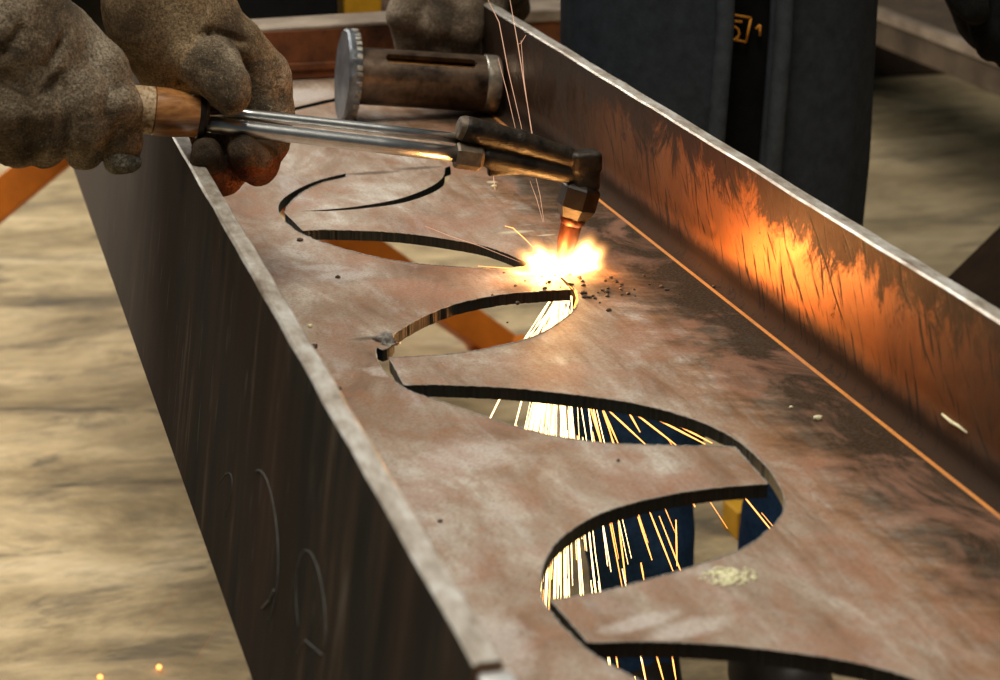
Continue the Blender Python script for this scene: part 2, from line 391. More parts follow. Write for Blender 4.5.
# ============================================================ THE BEAM BEING CUT
XL0, XL1 = .195, .2075          # left flange outer / inner
XR0, XR1 = .6128, .626          # right flange inner / outer
ZT, ZB = .909, .688; TW = .009
YN, YF = .775, 4.05
beam = empty('steel_beam', (.41, 1.66, ZB), 'long rusty steel H-beam lying on its side with a wavy line being cut through its plate', 'steel beam')
def catmull(pts, closed=False, step=3):
    out = []
    n = len(pts)
    for i in range(n-1):
        p0, p1, p2, p3 = pts[max(i-1, 0)], pts[i], pts[i+1], pts[min(i+2, n-1)]
        if i == 0: p0 = (2*p1[0]-p2[0], 2*p1[1]-p2[1])
        if i == n-2: p3 = (2*p2[0]-p1[0], 2*p2[1]-p1[1])
        k = max(1, int(math.dist(p1, p2)/step))
        for j in range(k):
            t = j/k
            out.append(tuple(.5*(2*p1[c]+(p2[c]-p0[c])*t+(2*p0[c]-5*p1[c]+4*p2[c]-p3[c])*t*t+(3*p1[c]-p0[c]-3*p2[c]+p3[c])*t**3) for c in (0, 1)))
    return out
def segs(*ss):           # consecutive smooth segments meeting at corners
    out = []
    for s in ss: out += catmull(s)
    return out + [ss[-1][-1]]
def rough(pts, amp=.5):
    return [(x+random.uniform(-amp, amp)*.7, y+random.uniform(-amp, amp)*.6) for x, y in pts]
R = segs([(560, 276), (569, 283), (575, 289), (578.5, 298), (575, 309), (560, 322), (530, 338), (480, 350), (440, 355), (389, 358)],
         [(389, 358), (404, 385.5)],
         [(404, 385.5), (440, 385), (500, 387.5), (540, 391), (620, 401), (680, 415), (730, 436), (762, 462), (778, 483), (784.5, 500), (781, 516), (765, 533), (740, 550), (680, 571), (640, 582), (600, 592), (550, 600)],
         [(550, 600), (588, 643)],
         [(588, 643), (650, 642), (720, 645), (800, 654), (860, 664), (920, 682), (985, 715), (1020, 750), (1030, 780)])
Lh = segs([(560, 279), (570.5, 290)],
         [(570.5, 290), (540, 291.5), (500, 295), (460, 303), (430, 314), (405, 327), (393, 336), (394, 341), (390, 347), (383, 350), (377, 348), (376.5, 357), (384, 371), (398, 384), (412, 392), (430, 398), (470, 411), (510, 425), (560, 437), (620, 444), (735, 447)],
         [(735, 447), (768, 484)],
         [(768, 484), (740, 486), (700, 490), (650, 499), (600, 514), (565, 535), (548, 555), (541, 576), (542, 597), (552, 614), (572, 636), (590, 652), (620, 670), (650, 686), (720, 715), (800, 740), (900, 765), (1010, 785)])
hole_main = rough(R, .45) + rough(Lh, .45)[::-1]
hole_far = rough(segs([(285, 213), (303, 231)], [(303, 231), (330, 230), (400, 233), (470, 243), (500, 251), (528, 263)],
    [(528, 263), (524, 267), (490, 268.5), (460, 267), (410, 263), (370, 256), (330, 245), (303, 234.5), (291, 227), (281, 217), (278, 208), (283, 199), (300, 188), (320, 180), (346, 173.5)],
    [(346, 173.5), (346, 177), (322, 183), (303, 192), (290, 203), (285, 212)])[:-1], .2)
slit = segs([(300, 211.3), (330, 209.2), (360, 206), (400, 198.5), (430, 187), (443, 177), (445, 168)], [(445, 168), (450, 166)], [(450, 166), (451, 173), (447, 182), (433, 192.5), (402, 203), (360, 208.8), (330, 211)])
slit2 = segs([(250, 118), (300, 106), (333, 98.5), (375, 92)], [(375, 92), (375, 95), (333, 102), (300, 109.5), (250, 120)])
def to_xy(poly):
    out = []
    for p in poly:
        q = Pz(p[0], p[1], ZW); out.append((q.x, q.y))
    return out
def cdt_plate(outer, holes, zt, zb):
    pts = []; edges = []
    for lp in [outer]+holes:
        s = len(pts); pts += [V(p) for p in lp]; n = len(lp); edges += [(s+i, s+(i+1) % n) for i in range(n)]
    r = delaunay_2d_cdt(pts, edges, [], 0, 1e-7)
    v2, faces = r[0], r[2]
    polys = [[tuple(p) for p in h] for h in holes]
    def inside(p, poly):
        c = False; j = len(poly)-1
        for i in range(len(poly)):
            a, b = poly[i], poly[j]
            if (a[1] > p[1]) != (b[1] > p[1]) and p[0] < (b[0]-a[0])*(p[1]-a[1])/(b[1]-a[1])+a[0]: c = not c
            j = i
        return c
    keep = []
    for f in faces:
        c = sum((v2[i] for i in f), V((0, 0)))/len(f)
        if inside(c, outer) and not any(inside(c, h) for h in polys): keep.append(tuple(f))
    n = len(v2); vs = [(p.x, p.y, zt) for p in v2]+[(p.x, p.y, zb) for p in v2]
    fs = list(keep)+[tuple(i+n for i in f[::-1]) for f in keep]; mi = [0]*len(fs)
    from collections import Counter
    ec = {}
    for f in keep:
        for a, b in zip(f, f[1:]+f[:1]): ec[(a, b)] = 1
    for a, b in ec:
        if (b, a) not in ec: fs.append((b, a, a+n, b+n)); mi.append(1)
    return vs, fs, mi
outer = []
for a, b in (((XL1, .60), (XR0, .60)), ((XR0, .60), (XR0, YF)), ((XR0, YF), (XL1, YF)), ((XL1, YF), (XL1, .60))):
    for i in range(12): outer.append((a[0]+(b[0]-a[0])*i/12, a[1]+(b[1]-a[1])*i/12))
outer = [(x, max(y, YN)) for x, y in outer]
outer = list(dict.fromkeys(outer))
# nudge nothing: outer loop is a clean rectangle
YW = YF
outer = [(XL1-.012, YN), (XR0, YN), (XR0, YW), (XL1-.012, YW)]
vs, fs, mi = cdt_plate(outer, [to_xy(h) for h in (hole_main, hole_far, slit, slit2)], ZW, ZW-TW)
me = bpy.data.meshes.new('web'); me.from_pydata(vs, [], fs); me.update()
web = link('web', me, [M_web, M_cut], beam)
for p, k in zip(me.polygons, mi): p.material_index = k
bur = []
for h in (hole_main, hole_far):
    q = [V((x, y, ZW+.0001)) for x, y in to_xy(h)]; seg = []
    for p in q + q[:1]:
        if seg and (p-seg[-1]).length < 1e-5: continue
        seg.append(p)
    bur.append(tube(seg, [random.uniform(.0002, .0007) for _ in seg], 5))
mesh('cut_rim', *join(*bur), simple('pale_cut_rim', (.34, .31, .27), .6, .1, .6, 300, .5), beam, True)['label'] = 'thin pale burr along the rims of the cut'
# flanges: extruded profile in XZ with root fillets, mill edge on top
def flange(x0, x1, inner_sign, rad):
    prof = []
    xi = x1 if inner_sign > 0 else x0; xo = x0 if inner_sign > 0 else x1
    b = .0015
    pts = [(xo, ZB), (xi, ZB)]
    for k in range(7):      # lower fillet
        a = math.pi/2*k/6; pts.append((xi+inner_sign*rad*(1-math.cos(a)), ZW-TW-rad+rad*math.sin(a)))
    pts.append((xi+inner_sign*rad, ZW-TW+.0001)); pts.append((xi+inner_sign*rad, ZW+.00005))
    for k in range(7):
        a = math.pi/2*(1-k/6); pts.append((xi+inner_sign*rad*(1-math.cos(a)), ZW+rad-rad*math.sin(a)+.00005))
    pts += [(xi, ZT-b), (xi-inner_sign*b, ZT), (xo+inner_sign*b, ZT), (xo, ZT-b)]
    return pts
def make_flange(x0, x1, s, rad, yn, name='flange', mats=None):
    pts = flange(x0, x1, s, rad); n = len(pts); ny = 90; vs, fs, mi = [], [], []
    for j in range(ny+1):
        y = yn+(YF-yn)*j/ny
        for i, (x, z) in enumerate(pts):
            top = z > ZT-.003
            if s > 0 and x < XL1+.0005: x -= .0275*(ZT-z)/(ZT-ZB)
            w = noise.noise(V((x*30, y*25, z*30)))*.0007 if top else 0
            vs.append((x+w, y, z+w*.6))
    for j in range(ny):
        for i in range(n):
            k = (i+1) % n; fs.append((j*n+i, j*n+k, (j+1)*n+k, (j+1)*n+i))
            z0, z1 = pts[i][1], pts[k][1]
            if z0 > ZT-.003 and z1 > ZT-.003: mi.append(1)
            elif i == n-1: mi.append(0)
            else: mi.append(2)
    fs.append(tuple(range(n))[::-1]); mi.append(3); fs.append(tuple(range(ny*n, ny*n+n))); mi.append(3)
    me = bpy.data.meshes.new(name); me.from_pydata(vs, [], fs); me.update()
    for p, q in zip(me.polygons, mi): p.material_index = q
    o = link(name, me, mats, beam, True); me.set_sharp_from_angle(angle=math.radians(35)); return o
M_endface = simple('rusted_end_face', (.20, .11, .06), .6, .3, .5, 60, .3)
fL = make_flange(XL0, XL1, 1, .008, YN, mats=[M_fo, M_edge, M_fi, M_endface]); fL['label'] = 'left flange of the beam, dark outer face with pale top edge'
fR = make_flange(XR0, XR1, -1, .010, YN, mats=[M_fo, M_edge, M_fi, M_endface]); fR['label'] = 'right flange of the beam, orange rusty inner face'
# ground shiny corner at the near end of the left flange
gc = mesh('ground_corner', *boxbar((XL0+.001, YN-.0065, ZT-.0095), (XL1+.003, YN-.0065, ZT-.0095), .014, .010), simple('bright_ground_steel', (.85, .85, .83), .3, .5, .1, 80, .2), beam, True); bevel(gc, .0018, 3)
gc['label'] = 'bright ground steel corner'
# slag lump at the start of the near cut
def lump(name, c, r, mat, parent=None, seed=0, amp=.45, sub=3, flat=1.):
    bm = bmesh.new(); bmesh.ops.create_icosphere(bm, subdivisions=sub, radius=1)
    for v in bm.verts:
        k = 1+amp*noise.noise(v.co*1.6+V((seed*3.1, seed, 0)))+amp*.5*noise.noise(v.co*4+V((0, seed, seed*2)))
        v.co = V((v.co.x*r[0]*k, v.co.y*r[1]*k, v.co.z*r[2]*k)) 
    me = bpy.data.meshes.new(name); bm.to_mesh(me); bm.free(); o = link(name, me, mat, None, True); o.location = c
    if parent is not None:
        o.parent = parent; bpy.context.view_layer.update(); o.matrix_parent_inverse = parent.matrix_world.inverted()
    return o
p = Pz(385, 341, ZW); lump('slag_lump', p+V((0, 0, -.001)), (.0085, .011, .006), simple('crusty_grey_slag', (.25, .23, .20), .5, .4, .6, 250, .7), beam, 4, .8)['label'] = 'crusty grey slag lump at the cut'
# chalk loops on the outer left face
def stroke(pts, r, name, mat, parent, flat=None):
    vs, fs = tube(pts, r, 6); return mesh(name, vs, fs, mat, parent, True)
def Pl(x, y):      # point on the leaning outer face
    X = XL0
    for _ in range(8): q = Px(x, y, X); X = XL0-.0275*(ZT-q.z)/(ZT-ZB)-.0001
    return Px(x, y, X)
def loop_pts(cx, cy, rx, ry, tilt, a0, a1, n=24):
    out = []
    for i in range(n+1):
        a = a0+(a1-a0)*i/n; x = rx*math.cos(a); y = ry*math.sin(a); out.append(Pl(cx+x*math.cos(tilt)-y*math.sin(tilt), cy+x*math.sin(tilt)+y*math.cos(tilt)))
    return out
ch = join(tube(loop_pts(262, 545, 16, 75, -.05, -1.7, 1.4), .00045, 5), tube(loop_pts(311, 610, 14, 60, -.08, -3.4, .8), .0005, 5), tube(loop_pts(222, 500, 8, 28, .25, -2.6, .6), .0003, 5),
          tube([Pl(*q) for q in ((296, 655), (305, 640), (312, 646), (322, 655))], .00045, 5), tube([Pl(*q) for q in ((262, 608), (270, 600), (274, 590))], .0008, 5))
mesh('chalk_mark', *ch, M_chalk, beam, True)['label'] = 'faint chalk loops on the dark outer face'
# pale crayon tick on the right flange
mesh('crayon_tick', *tube([Px(*q, XR0-.0003) for q in ((942, 414), (951, 422), (958, 426), (967, 433))], [.0006, .0013, .001, .0006], 6), M_chip, beam, True)['label'] = 'small pale yellow tick mark'

# ============================================================ CUTTING TORCH
TY = 1.688
def T(x, y, dY=0.): return Py(x, y, TY+dY)
K = pr(1, T(400, 130))
torch = empty('cutting_torch', Pz(564, 268, ZW), 'gas cutting torch with brown wooden handle and two steel tubes held over the cut', 'cutting torch')
def ax(a, b, t): return a+(b-a)*t
hA, hB = T(98, 104), T(201, 116.5); hl = (hB-hA).length
sm = T(153, 110); ls = (sm-hA).length
hs = mesh('handle', *lathe(hA, hB, [(0, 19*K), (.01, 22*K), (ls-.002, 23.3*K), (ls-.0006, 23.3*K), (ls, 22.4*K)], 48), M_raw, torch, True, 40); hs['label'] = 'bare worn wooden rear of the handle'
hv = mesh('handle', *lathe(hA, hB, [(ls+.0002, 22.4*K), (ls+.0008, 23.6*K), (ls+.012, 23.8*K), (hl-.012, 21.8*K), (hl-.001, 20.5*K), (hl, 18*K)], 48), M_wood, torch, True, 40); hv['label'] = 'glossy brown varnished front of the handle'
mesh('ferrule', *lathe(hA, hB, [(hl-.003, 20.9*K), (hl-.0025, 21.8*K), (hl+.0015, 21.6*K), (hl+.004, 18*K), (hl+.006, 9*K)], 40), M_black, torch, True, 40)
rv = T(193.5, 96.5, -.004); mesh('rivet', *lathe(rv, rv+V((0, -.003, .001)), [(-.001, .0022), (.0012, .002), (.0018, .001)], 14), M_ring, torch, True)
mesh('gas_tube', *tube([T(205, 109.5, .008), T(255, 115.5, .008), T(300, 120.5, .008), T(380, 129.5, .006), T(462, 139, .004)], 5.6*K, 24), M_chrome, torch, True)['label'] = 'thinner upper steel tube'
mesh('gas_tube', *tube([T(203, 123.5, -.005), T(250, 129.5, -.005), T(300, 135.5, -.005), T(380, 145, -.004), T(462, 155, -.003)], 8.2*K, 24), M_chrome, torch, True)['label'] = 'thicker lower steel tube'
hexs = lambda a: 1/math.cos(((a+math.pi/6) % (math.pi/3))-math.pi/6)*.93
nA, nB = T(455, 154.5, -.003), T(483, 158.5, -.003)
mesh('union_nut', *lathe(nA, nB, [(0, 11*K), (.002, 13*K), (.02, 13.2*K), (.0225, 11.5*K)], 24, sect=hexs), M_brass, torch, True, 25)
def head(P):
    c = lambda a, b, ra, rb, dy=0: sd_caps(P, T(*a, dy), T(*b, dy), ra*K, rb*K)
    d = c((468, 130), (520, 142), 14, 12.2)
    d = smin(d, c((520, 142), (582, 162), 12.2, 10), .003)
    low = c((488, 157), (575, 175), 11, 10)
    d = smin(d, low, .004)
    mid = sd_box(P, T(530, 161), (45*K, 5*K, 13*K), r=.002)
    d = smin(d, mid, .002)
    cut = sd_box(P, T(462, 128, 0)-V((.013, 0, -.002)), (.011, .03, .03)); d = np.maximum(d, -cut)
    el = sd_box(P, T(584.5, 174), (14.5*K, 14*K, 19*K), r=.006); d = smin(d, el, .0015)
    d = smin(d, sd_box(P, T(585, 161), (15.5*K, 14.5*K, 11*K), r=.004), .0012)
    return d
mesh_h = sdf_obj('torch_head', head, T(440, 205)-V((0, .03, .01)), T(610, 100)+V((.01, .03, .01)), .0011, M_cast, torch, lambda p, n: noise.noise(p*500)*.00012, 2)
# raised end cap ring on the upper barrel and cast marks
mesh('end_plug', *lathe(T(458, 127), T(470, 130), [(0, 8*K), (.0005, 11*K), (.004, 13*K), (.012, 13*K)], 30), M_brass, torch, True, 40)
for a, b in (((500, 166), (503, 158)), ((507, 166), (513, 160)), ((517, 168), (519, 160)), ((523, 168), (527, 162))):
    pass
eA, eB = T(582.5, 184), T(571.5, 222); el_ = (eB-eA).length
mesh('nozzle_nut', *lathe(eA, eB, [(0, 14*K), (.002, 18*K), (.004, 19.5*K), (.020, 19.5*K), (.026, 16*K), (.029, 14.5*K)], 36, sect=hexs), M_black, torch, True, 22)
cA, cB = T(573.5, 216), T(569, 231)
mesh('nozzle_collar', *lathe(cA, cB, [(0, 13*K), (.002, 14.2*K), (.0055, 13.2*K), (.008, 11*K)], 32), M_copper, torch, True, 40)
mesh('nozzle', *lathe(T(571, 225), T(562, 262), [(0, 11.3*K), (.012, 11*K), (.019, 9.5*K), (.027, 7.2*K), (.0305, 6.6*K), (.0305, 2.5*K), (.025, 2.2*K)], 32), M_copper, torch, True, 40)

# ============================================================ FLAME, SPARKS
tip = Pz(564, 272, ZW)
flame = empty('torch_flame', tip, 'blinding white and yellow flame bursting where the nozzle meets the plate', 'flame')
def vol_lobe(name, c, r, rot, col, s):
    bm = bmesh.new(); bmesh.ops.create_icosphere(bm, subdivisions=3, radius=1); me = bpy.data.meshes.new(name); bm.to_mesh(me); bm.free()
    m = bpy.data.materials.new('flame_glow'); m.use_nodes = True; t = m.node_tree; t.nodes.clear()
    o = t.nodes.new('ShaderNodeOutputMaterial'); e = t.nodes.new('ShaderNodeEmission'); tc = t.nodes.new('ShaderNodeTexCoord'); ln = t.nodes.new('ShaderNodeVectorMath'); ln.operation = 'LENGTH'
    mr = t.nodes.new('ShaderNodeMapRange'); mr.inputs[1].default_value = 1.; mr.inputs[2].default_value = 0.; mr.inputs[3].default_value = 0; mr.inputs[4].default_value = 1
    pw = t.nodes.new('ShaderNodeMath'); pw.operation = 'POWER'; pw.inputs[1].default_value = 3.6; mu = t.nodes.new('ShaderNodeMath'); mu.operation = 'MULTIPLY'; mu.inputs[1].default_value = s*1.15
    cr = t.nodes.new('ShaderNodeValToRGB'); cr.color_ramp.elements[0].color = (1, .25, .03, 1); cr.color_ramp.elements[1].color = (*col, 1); cr.color_ramp.elements[1].position = .7
    L = t.links.new; L(tc.outputs['Object'], ln.inputs[0]); L(ln.outputs['Value'], mr.inputs[0]); L(mr.outputs[0], pw.inputs[0]); L(pw.outputs[0], mu.inputs[0]); L(mu.outputs[0], e.inputs['Strength']); L(mr.outputs[0], cr.inputs[0]); L(cr.outputs[0], e.inputs['Color']); L(e.outputs[0], o.inputs['Volume'])
    ob = link(name, me, m, None, True); ob.location = c; ob.scale = r; ob.rotation_euler = rot
    ob.parent = flame; bpy.context.view_layer.update(); ob.matrix_parent_inverse = flame.matrix_world.inverted(); return ob
def lobe2(a, b, w, s, col=(1, .62, .22)):      # lobe from a to b
    a = V(a); b = V(b); d = b-a; q = d.to_track_quat('X', 'Z'); vol_lobe('flame_lobe', (a+b)/2, (d.length/2, w, w), q.to_euler(), col, s)
FL = lambda x, y, dY=0.: Py(x, y, tip.y+dY)
o_ = (566, 284)
for (x, y), w_, st in (((508, 244), .012, 1500), ((524, 232), .012, 1400), ((545, 236), .007, 900), ((598, 226), .014, 1700), ((614, 238), .013, 1500), ((632, 271), .007, 2400), ((614, 258), .011, 1500), ((487, 266), .006, 1700), ((518, 262), .011, 1500)):
    lobe2(FL(*o_), FL(x, y, random.uniform(-.01, .01)), w_, st)
lobe2(FL(568, 288), FL(520, 246), .018, 800)
lobe2(FL(562, 288), FL(606, 236), .020, 900)
lobe2(FL(520, 262), FL(614, 262), .045, 60)
lobe2(FL(566, 268), FL(567, 302, -.01), .009, 3000)
lobe2(FL(530, 266), FL(606, 266), .026, 700)
lobe2(FL(548, 275), FL(586, 275), .012, 3500)
def core(name, pts, rads, mat): return mesh(name, *tube(pts, rads, 16), mat, flame, True)
core('flame_core', [FL(535, 255), FL(550, 266), FL(560, 276), FL(567, 284, -.004)], [.0004, .0028, .0042, .002], M_hot)
core('flame_core', [FL(590, 250), FL(583, 258), FL(575, 268), FL(567, 281)], [.0005, .0024, .0040, .002], M_hot)
core('flame_core', [FL(538, 270), FL(550, 272), FL(566, 274), FL(582, 271), FL(594, 270)], [.0003, .0022, .0040, .0026, .0004], M_hot)
# glowing molten kerf edge
kp = [Pz(x, y, ZW-.002) for x, y in ((566, 281), (571, 285), (576, 290), (577.8, 298), (574, 308))]
mesh('glowing_cut_edge', *tube(kp, [.0012, .0022, .0018, .0012, .0005], 8), M_kerf, flame, True)['label'] = 'glowing orange edge of the fresh cut'
# sparks
def streak(a, b, r, bend=0., n=6):
    a = V(a); b = V(b); pts = []; rad = []
    for i in range(n+1):
        t = i/n; p = a.lerp(b, t); p.z -= bend*t*t; pts.append(p); rad.append(r*(.35+.65*math.sin(math.pi*min(1, .15+t*.8))))
    return tube(pts, rad, 5)
src = V((.497, 1.672, ZW-.004))
def shower(n, mat_r, ang_mu, ang_sd, dy_sd, seed, lo=.05, hi=.48):
    rs = random.Random(seed); parts = []
    for _ in range(n):
        a = rs.gauss(ang_mu, ang_sd); b = rs.gauss(.02, dy_sd)
        d = V((math.tan(a), math.tan(b), -1)).normalized()
        s0 = rs.uniform(lo, hi); ln = rs.uniform(.06, .17)
        st = src+V((rs.gauss(0, .003), rs.gauss(0, .006), 0))
        parts.append(streak(st+d*s0, st+d*(s0+ln), mat_r*rs.uniform(.5, 1.3), rs.uniform(0, .004)))
    return join(*parts)
sh = mesh('spark_shower', *shower(260, .00055, -.07, .125, .07, 3, .015, .5), M_spk, None, True)
tag(sh, 'dense shower of white-hot sparks falling beneath the plate', 'sparks', kind='stuff')
sh2 = mesh('spark_spray', *shower(40, .0005, .02, .26, .15, 5, .02, .45), M_spo, None, True)
tag(sh2, 'looser orange sparks spraying around the white shower beneath the plate', 'sparks', kind='stuff')
fan = []
for a, b in (((600, 403), (618, 443)), ((606, 408), (645, 444)), ((632, 411), (676, 445)), ((655, 418), (705, 444)), ((668, 420), (712, 443)), ((624, 404), (640, 432)), ((588, 400), (601, 443))):
    fan.append(streak(Py(*a, 1.70), Py(*b, 1.62), .0008))
jet = []
for k in range(40):
    x1 = 520+k*1.4+random.uniform(-3, 3); jet.append(streak(Py(562+random.uniform(-8, 12), 293, 1.74), Py(x1, 338, 1.69), .00042, .004))
tag(mesh('spark_jet', *join(*jet), M_spk, None, True), 'narrow jet of white sparks just under the flame, in the second opening', 'sparks', kind='stuff')
for a, b in (((649, 510), (673, 571)), ((676, 520), (677, 566)), ((693, 502), (695, 507)), ((638, 517), (652, 560)), ((641, 563), (644, 580)), ((618, 518), (626, 582)), ((672, 655), (676, 680)), ((655, 650), (664, 682)), ((640, 652), (646, 680)), ((616, 655), (618, 668))):
    fan.append(streak(Py(*a, 1.66), Py(*b, 1.60), .0007))
tag(mesh('spark_fan', *join(*fan), M_spo, None, True), 'separate long spark streaks flying right beneath the plate openings', 'sparks', kind='stuff')
def spark(label, pts, r, mat=M_spf, group='thin sparks flying above the plate'):
    o = mesh('spark', *tube(pts, [r*.3]+[r*.55]*(len(pts)-2)+[r*.3], 5), mat, None, True); tag(o, label, 'spark', group)
SP = lambda x, y: Py(x, y, 1.72)
spark('thin spark streak crossing in front of the cylinder end, left of the others', [SP(498, 58), SP(507, 92), SP(516, 131)], .0005)
spark('thin spark streak rising to the top edge, second from the left', [SP(488, 0), SP(499, 22), SP(508, 70), SP(523, 134)], .0006)
spark('thin spark streak rising highest to the right, above the torch head', [SP(510, 0), SP(518, 45), SP(525, 90), SP(533, 138)], .00065)
spark('thin spark streak with a forked burst at its upper end', [SP(521, 40), SP(524, 80), SP(532, 137)], .0005)
spark('short forked spark burst beside the tall streaks', [SP(518, 44), SP(521, 43), SP(526, 35)], .0005)
spark('thin spark line between the torch head and the flame, left', [SP(530, 181), SP(537, 200), SP(543, 222)], .00045)
spark('thin spark line between the torch head and the flame, right', [SP(536, 178), SP(540, 195), SP(544, 222)], .00045)
spark('curved bright spark arcing up left of the flame', [FL(505, 226), FL(513, 228), FL(524, 238), FL(536, 250)], .0006, M_spo)
spark('long thin spark crossing the far opening', [FL(425, 226), FL(450, 236), FL(480, 246), FL(520, 262)], .00045)
spark('short bright spark dropping below the union nut', [SP(493, 172), SP(494, 182), SP(495, 190)], .0007)
spark('thin flat spark shooting left along the near rim of the far opening', [FL(478, 266), FL(505, 268), FL(535, 269)], .0005, M_spo)
GS = lambda x, y: Pz(x, y, .02)
spark('faint orange spark streak low over the floor beside the beam', [Py(185, 680, 2.2), Py(205, 645, 2.25), Py(228, 610, 2.3)], .0004, M_spd, 'faint sparks over the floor')
spark('faint orange spark streak over the floor, higher up', [Py(140, 640, 2.3), Py(165, 608, 2.35), Py(183, 585, 2.4)], .0004, M_spd, 'faint sparks over the floor')
for x, y, ls in ((159, 667, 'tiny glowing spark dot on the floor beside the beam'), (100, 677, 'tiny glowing spark dot at the bottom edge of the floor')):
    p = Pz(x, y, .006); o = lump('ember', p, (.004, .004, .004), M_spo, None, 2, .2, 1); tag(o, ls, 'ember', 'embers on the floor')

# ============================================================ SLOTTED CYLINDER ON THE PLATE
HY = 2.30
def Hh(x, y, dY=0.): return Py(x, y, HY+dY)
KH = pr(1, Hh(420, 85))
dr = 46*KH
a0 = V((Pz(347, 121, ZW).x, Pz(347, 121, ZW).y, ZW))
cylth = empty('slotted_cylinder', a0, 'dark slotted steel cylinder with a round grey end disc lying on the plate', 'metal cylinder')
cL = a0+V((0, 0, dr+.0005)); rb = 28.5*KH
cR = cL + V((.166, -.006, 0)); cR.z = ZW+rb+.002
d = (cR-cL).normalized(); u = V((0, 0, 1)); side = d.cross(V((0, 0, 1))).normalized(); upn = side.cross(d).normalized()
Lc = (cR-cL).length
def wob(a): return 1+.012*math.sin(9*a+1)+.01*math.sin(23*a)+.008*math.sin(37*a+2)
mesh('end_disc', *lathe(cL, cR, [(-.004, dr*.90), (-.0045, dr*.96), (-.002, dr), (.006, dr*.995), (.0095, dr*.97), (.010, dr*.7)], 72, sect=wob), M_disc, cylth, True, 35)
# rim tabs crimped round the disc
M_rim = simple('worn_rim_steel', (.34, .31, .26), .45, .5, .6, 120, .5, dark=(.06, .05, .04)); tb = []; rs_ = random.Random(4)
for k in range(34):
    a = 2*math.pi*k/34+rs_.uniform(-.05, .05); c = cL+d*.0065+(side*math.cos(a)+upn*math.sin(a))*dr*.985; tdir = (-side*math.sin(a)+upn*math.cos(a))
    tb.append(boxbar(c-tdir*rs_.uniform(.001, .0042), c+tdir*.0036, .0065, .0022, (side*math.cos(a)+upn*math.sin(a))))
o = mesh('crimped_rim', *join(*tb), M_rim, cylth, True, 30); bevel(o, .0008, 2)
# barrel with slot
nA_, nL = 120, 80; th = .0055; vs = []; fs = []; 
# slot centre direction: towards camera and up
slot_dir = math.atan2(1.05, -.62)  # in (side, upn) plane; side points to camera or away
sgn = -1 if side.y < 0 else 1
def slot(t, a):
    # a measured from slot centre (radians), t metres along
    cx = .088; hl = .050; hw = .0068
    s = a*rb; q = abs(t-cx)-(hl-hw)
    dd = math.hypot(max(q, 0), s)-hw
    return dd < 0
cen = math.atan2(.80, .60 if side.y < 0 else -.60)
def ring_v(r): 
    out = []
    for i in range(nL+1):
        t = .006+(Lc-.006)*i/nL
        for k in range(nA_):
            a = cen+2*math.pi*k/nA_; out.append(cL+d*t+(side*math.cos(a)+upn*math.sin(a))*r)
    return out
vo = ring_v(rb); vi = ring_v(rb-th); N0 = len(vo); vs = vo+vi
keep = {}
for i in range(nL):
    for k in range(nA_):
        kk = k if k < nA_/2 else k-nA_
        t = .006+(Lc-.006)*(i+.5)/nL; keep[(i, k)] = not slot(t, 2*math.pi*(kk+.5)/nA_)
for i in range(nL):
    for k in range(nA_):
        if not keep[(i, k)]: continue
        k2 = (k+1) % nA_; q = (i*nA_+k, i*nA_+k2, (i+1)*nA_+k2, (i+1)*nA_+k)
        fs.append(q[::-1]); fs.append(tuple(j+N0 for j in q))
        for (di, dk, e) in ((-1, 0, (q[0], q[1])), (1, 0, (q[3], q[2])), (0, -1, (q[0], q[3])), (0, 1, (q[1], q[2]))):
            ni, nk = i+di, (k+dk) % nA_
            if ni < 0 or ni >= nL or not keep[(ni, nk)]: fs.append((e[0], e[1], e[1]+N0, e[0]+N0))
mesh('barrel', vs, fs, M_cyl, cylth, True, 40)
mesh('end_ring', *lathe(cL, cR, [(Lc-.016, rb*1.0), (Lc-.015, rb*1.03), (Lc-.002, rb*1.03), (Lc, rb*.99), (Lc, rb*.7), (Lc-.01, rb*.68)], 48), M_ring, cylth, True, 40)['label'] = 'rubbed lighter end band of the barrel'
mesh('inner_rod', *tube([cL+d*.01-upn*.004, cR-d*.012-upn*.004], rb*.79, 24), simple('rusty_inner_rod', (.65, .30, .07), .5, .3, .4, 60, .3), cylth, True)['label'] = 'rusty orange rod inside the slot'

# ============================================================ CRUMBS
def crumb_near(px, py, r, i, mat, label, cat, group, flat=.6, name='slag_crumb'):
    p = Pz(px, py, ZW); o = lump(name, p+V((0, 0, r*flat*.7)), (r, r*.8, r*flat), mat, None, i, .6, 2); tag(o, label, cat, group); return o
rs = random.Random(11); protoc = None
for i in range(70):
    px = 575+rs.gauss(0, 42); py = 288+rs.gauss(0, 10)
    if 520 < px < 580 and py > 289 or py < 272 or py > 330: continue
    r = rs.uniform(.0008, .0024); p = Pz(px, py, ZW)
    if protoc is None:
        protoc = lump('slag_crumb', p, (1, .8, .6), M_slag, None, 3, .6, 2); o = protoc
    else: o = protoc.copy(); COL.objects.link(o)
    o.location = p+V((0, 0, r*.35)); o.scale = (r, r, r); o.rotation_euler = (0, 0, rs.uniform(0, 6))
    tag(o, 'tiny brown slag crumb scattered on the plate around the flame', 'slag crumb', 'slag crumbs around the flame')
for i, (px, py, r, lab) in enumerate(((300, 241, .0028, 'black speck on the plate just below the left tip of the far opening'), (338, 278, .0022, 'small dark speck on the plate right of the left flange, by the pale rubbed mark'), (338, 390, .0026, 'dark speck on the plate left of the narrow tab'), (314, 348, .003, 'dark flat flake lying next to the left flange'), (440, 522, .0017, 'black dot on the wide tab left of the third opening'), (618, 461, .0013, 'tiny dark speck in the middle of the pointed tab'))):
    crumb_near(px, py, r, i+20, M_slag, lab, 'slag crumb', 'single specks on the plate')
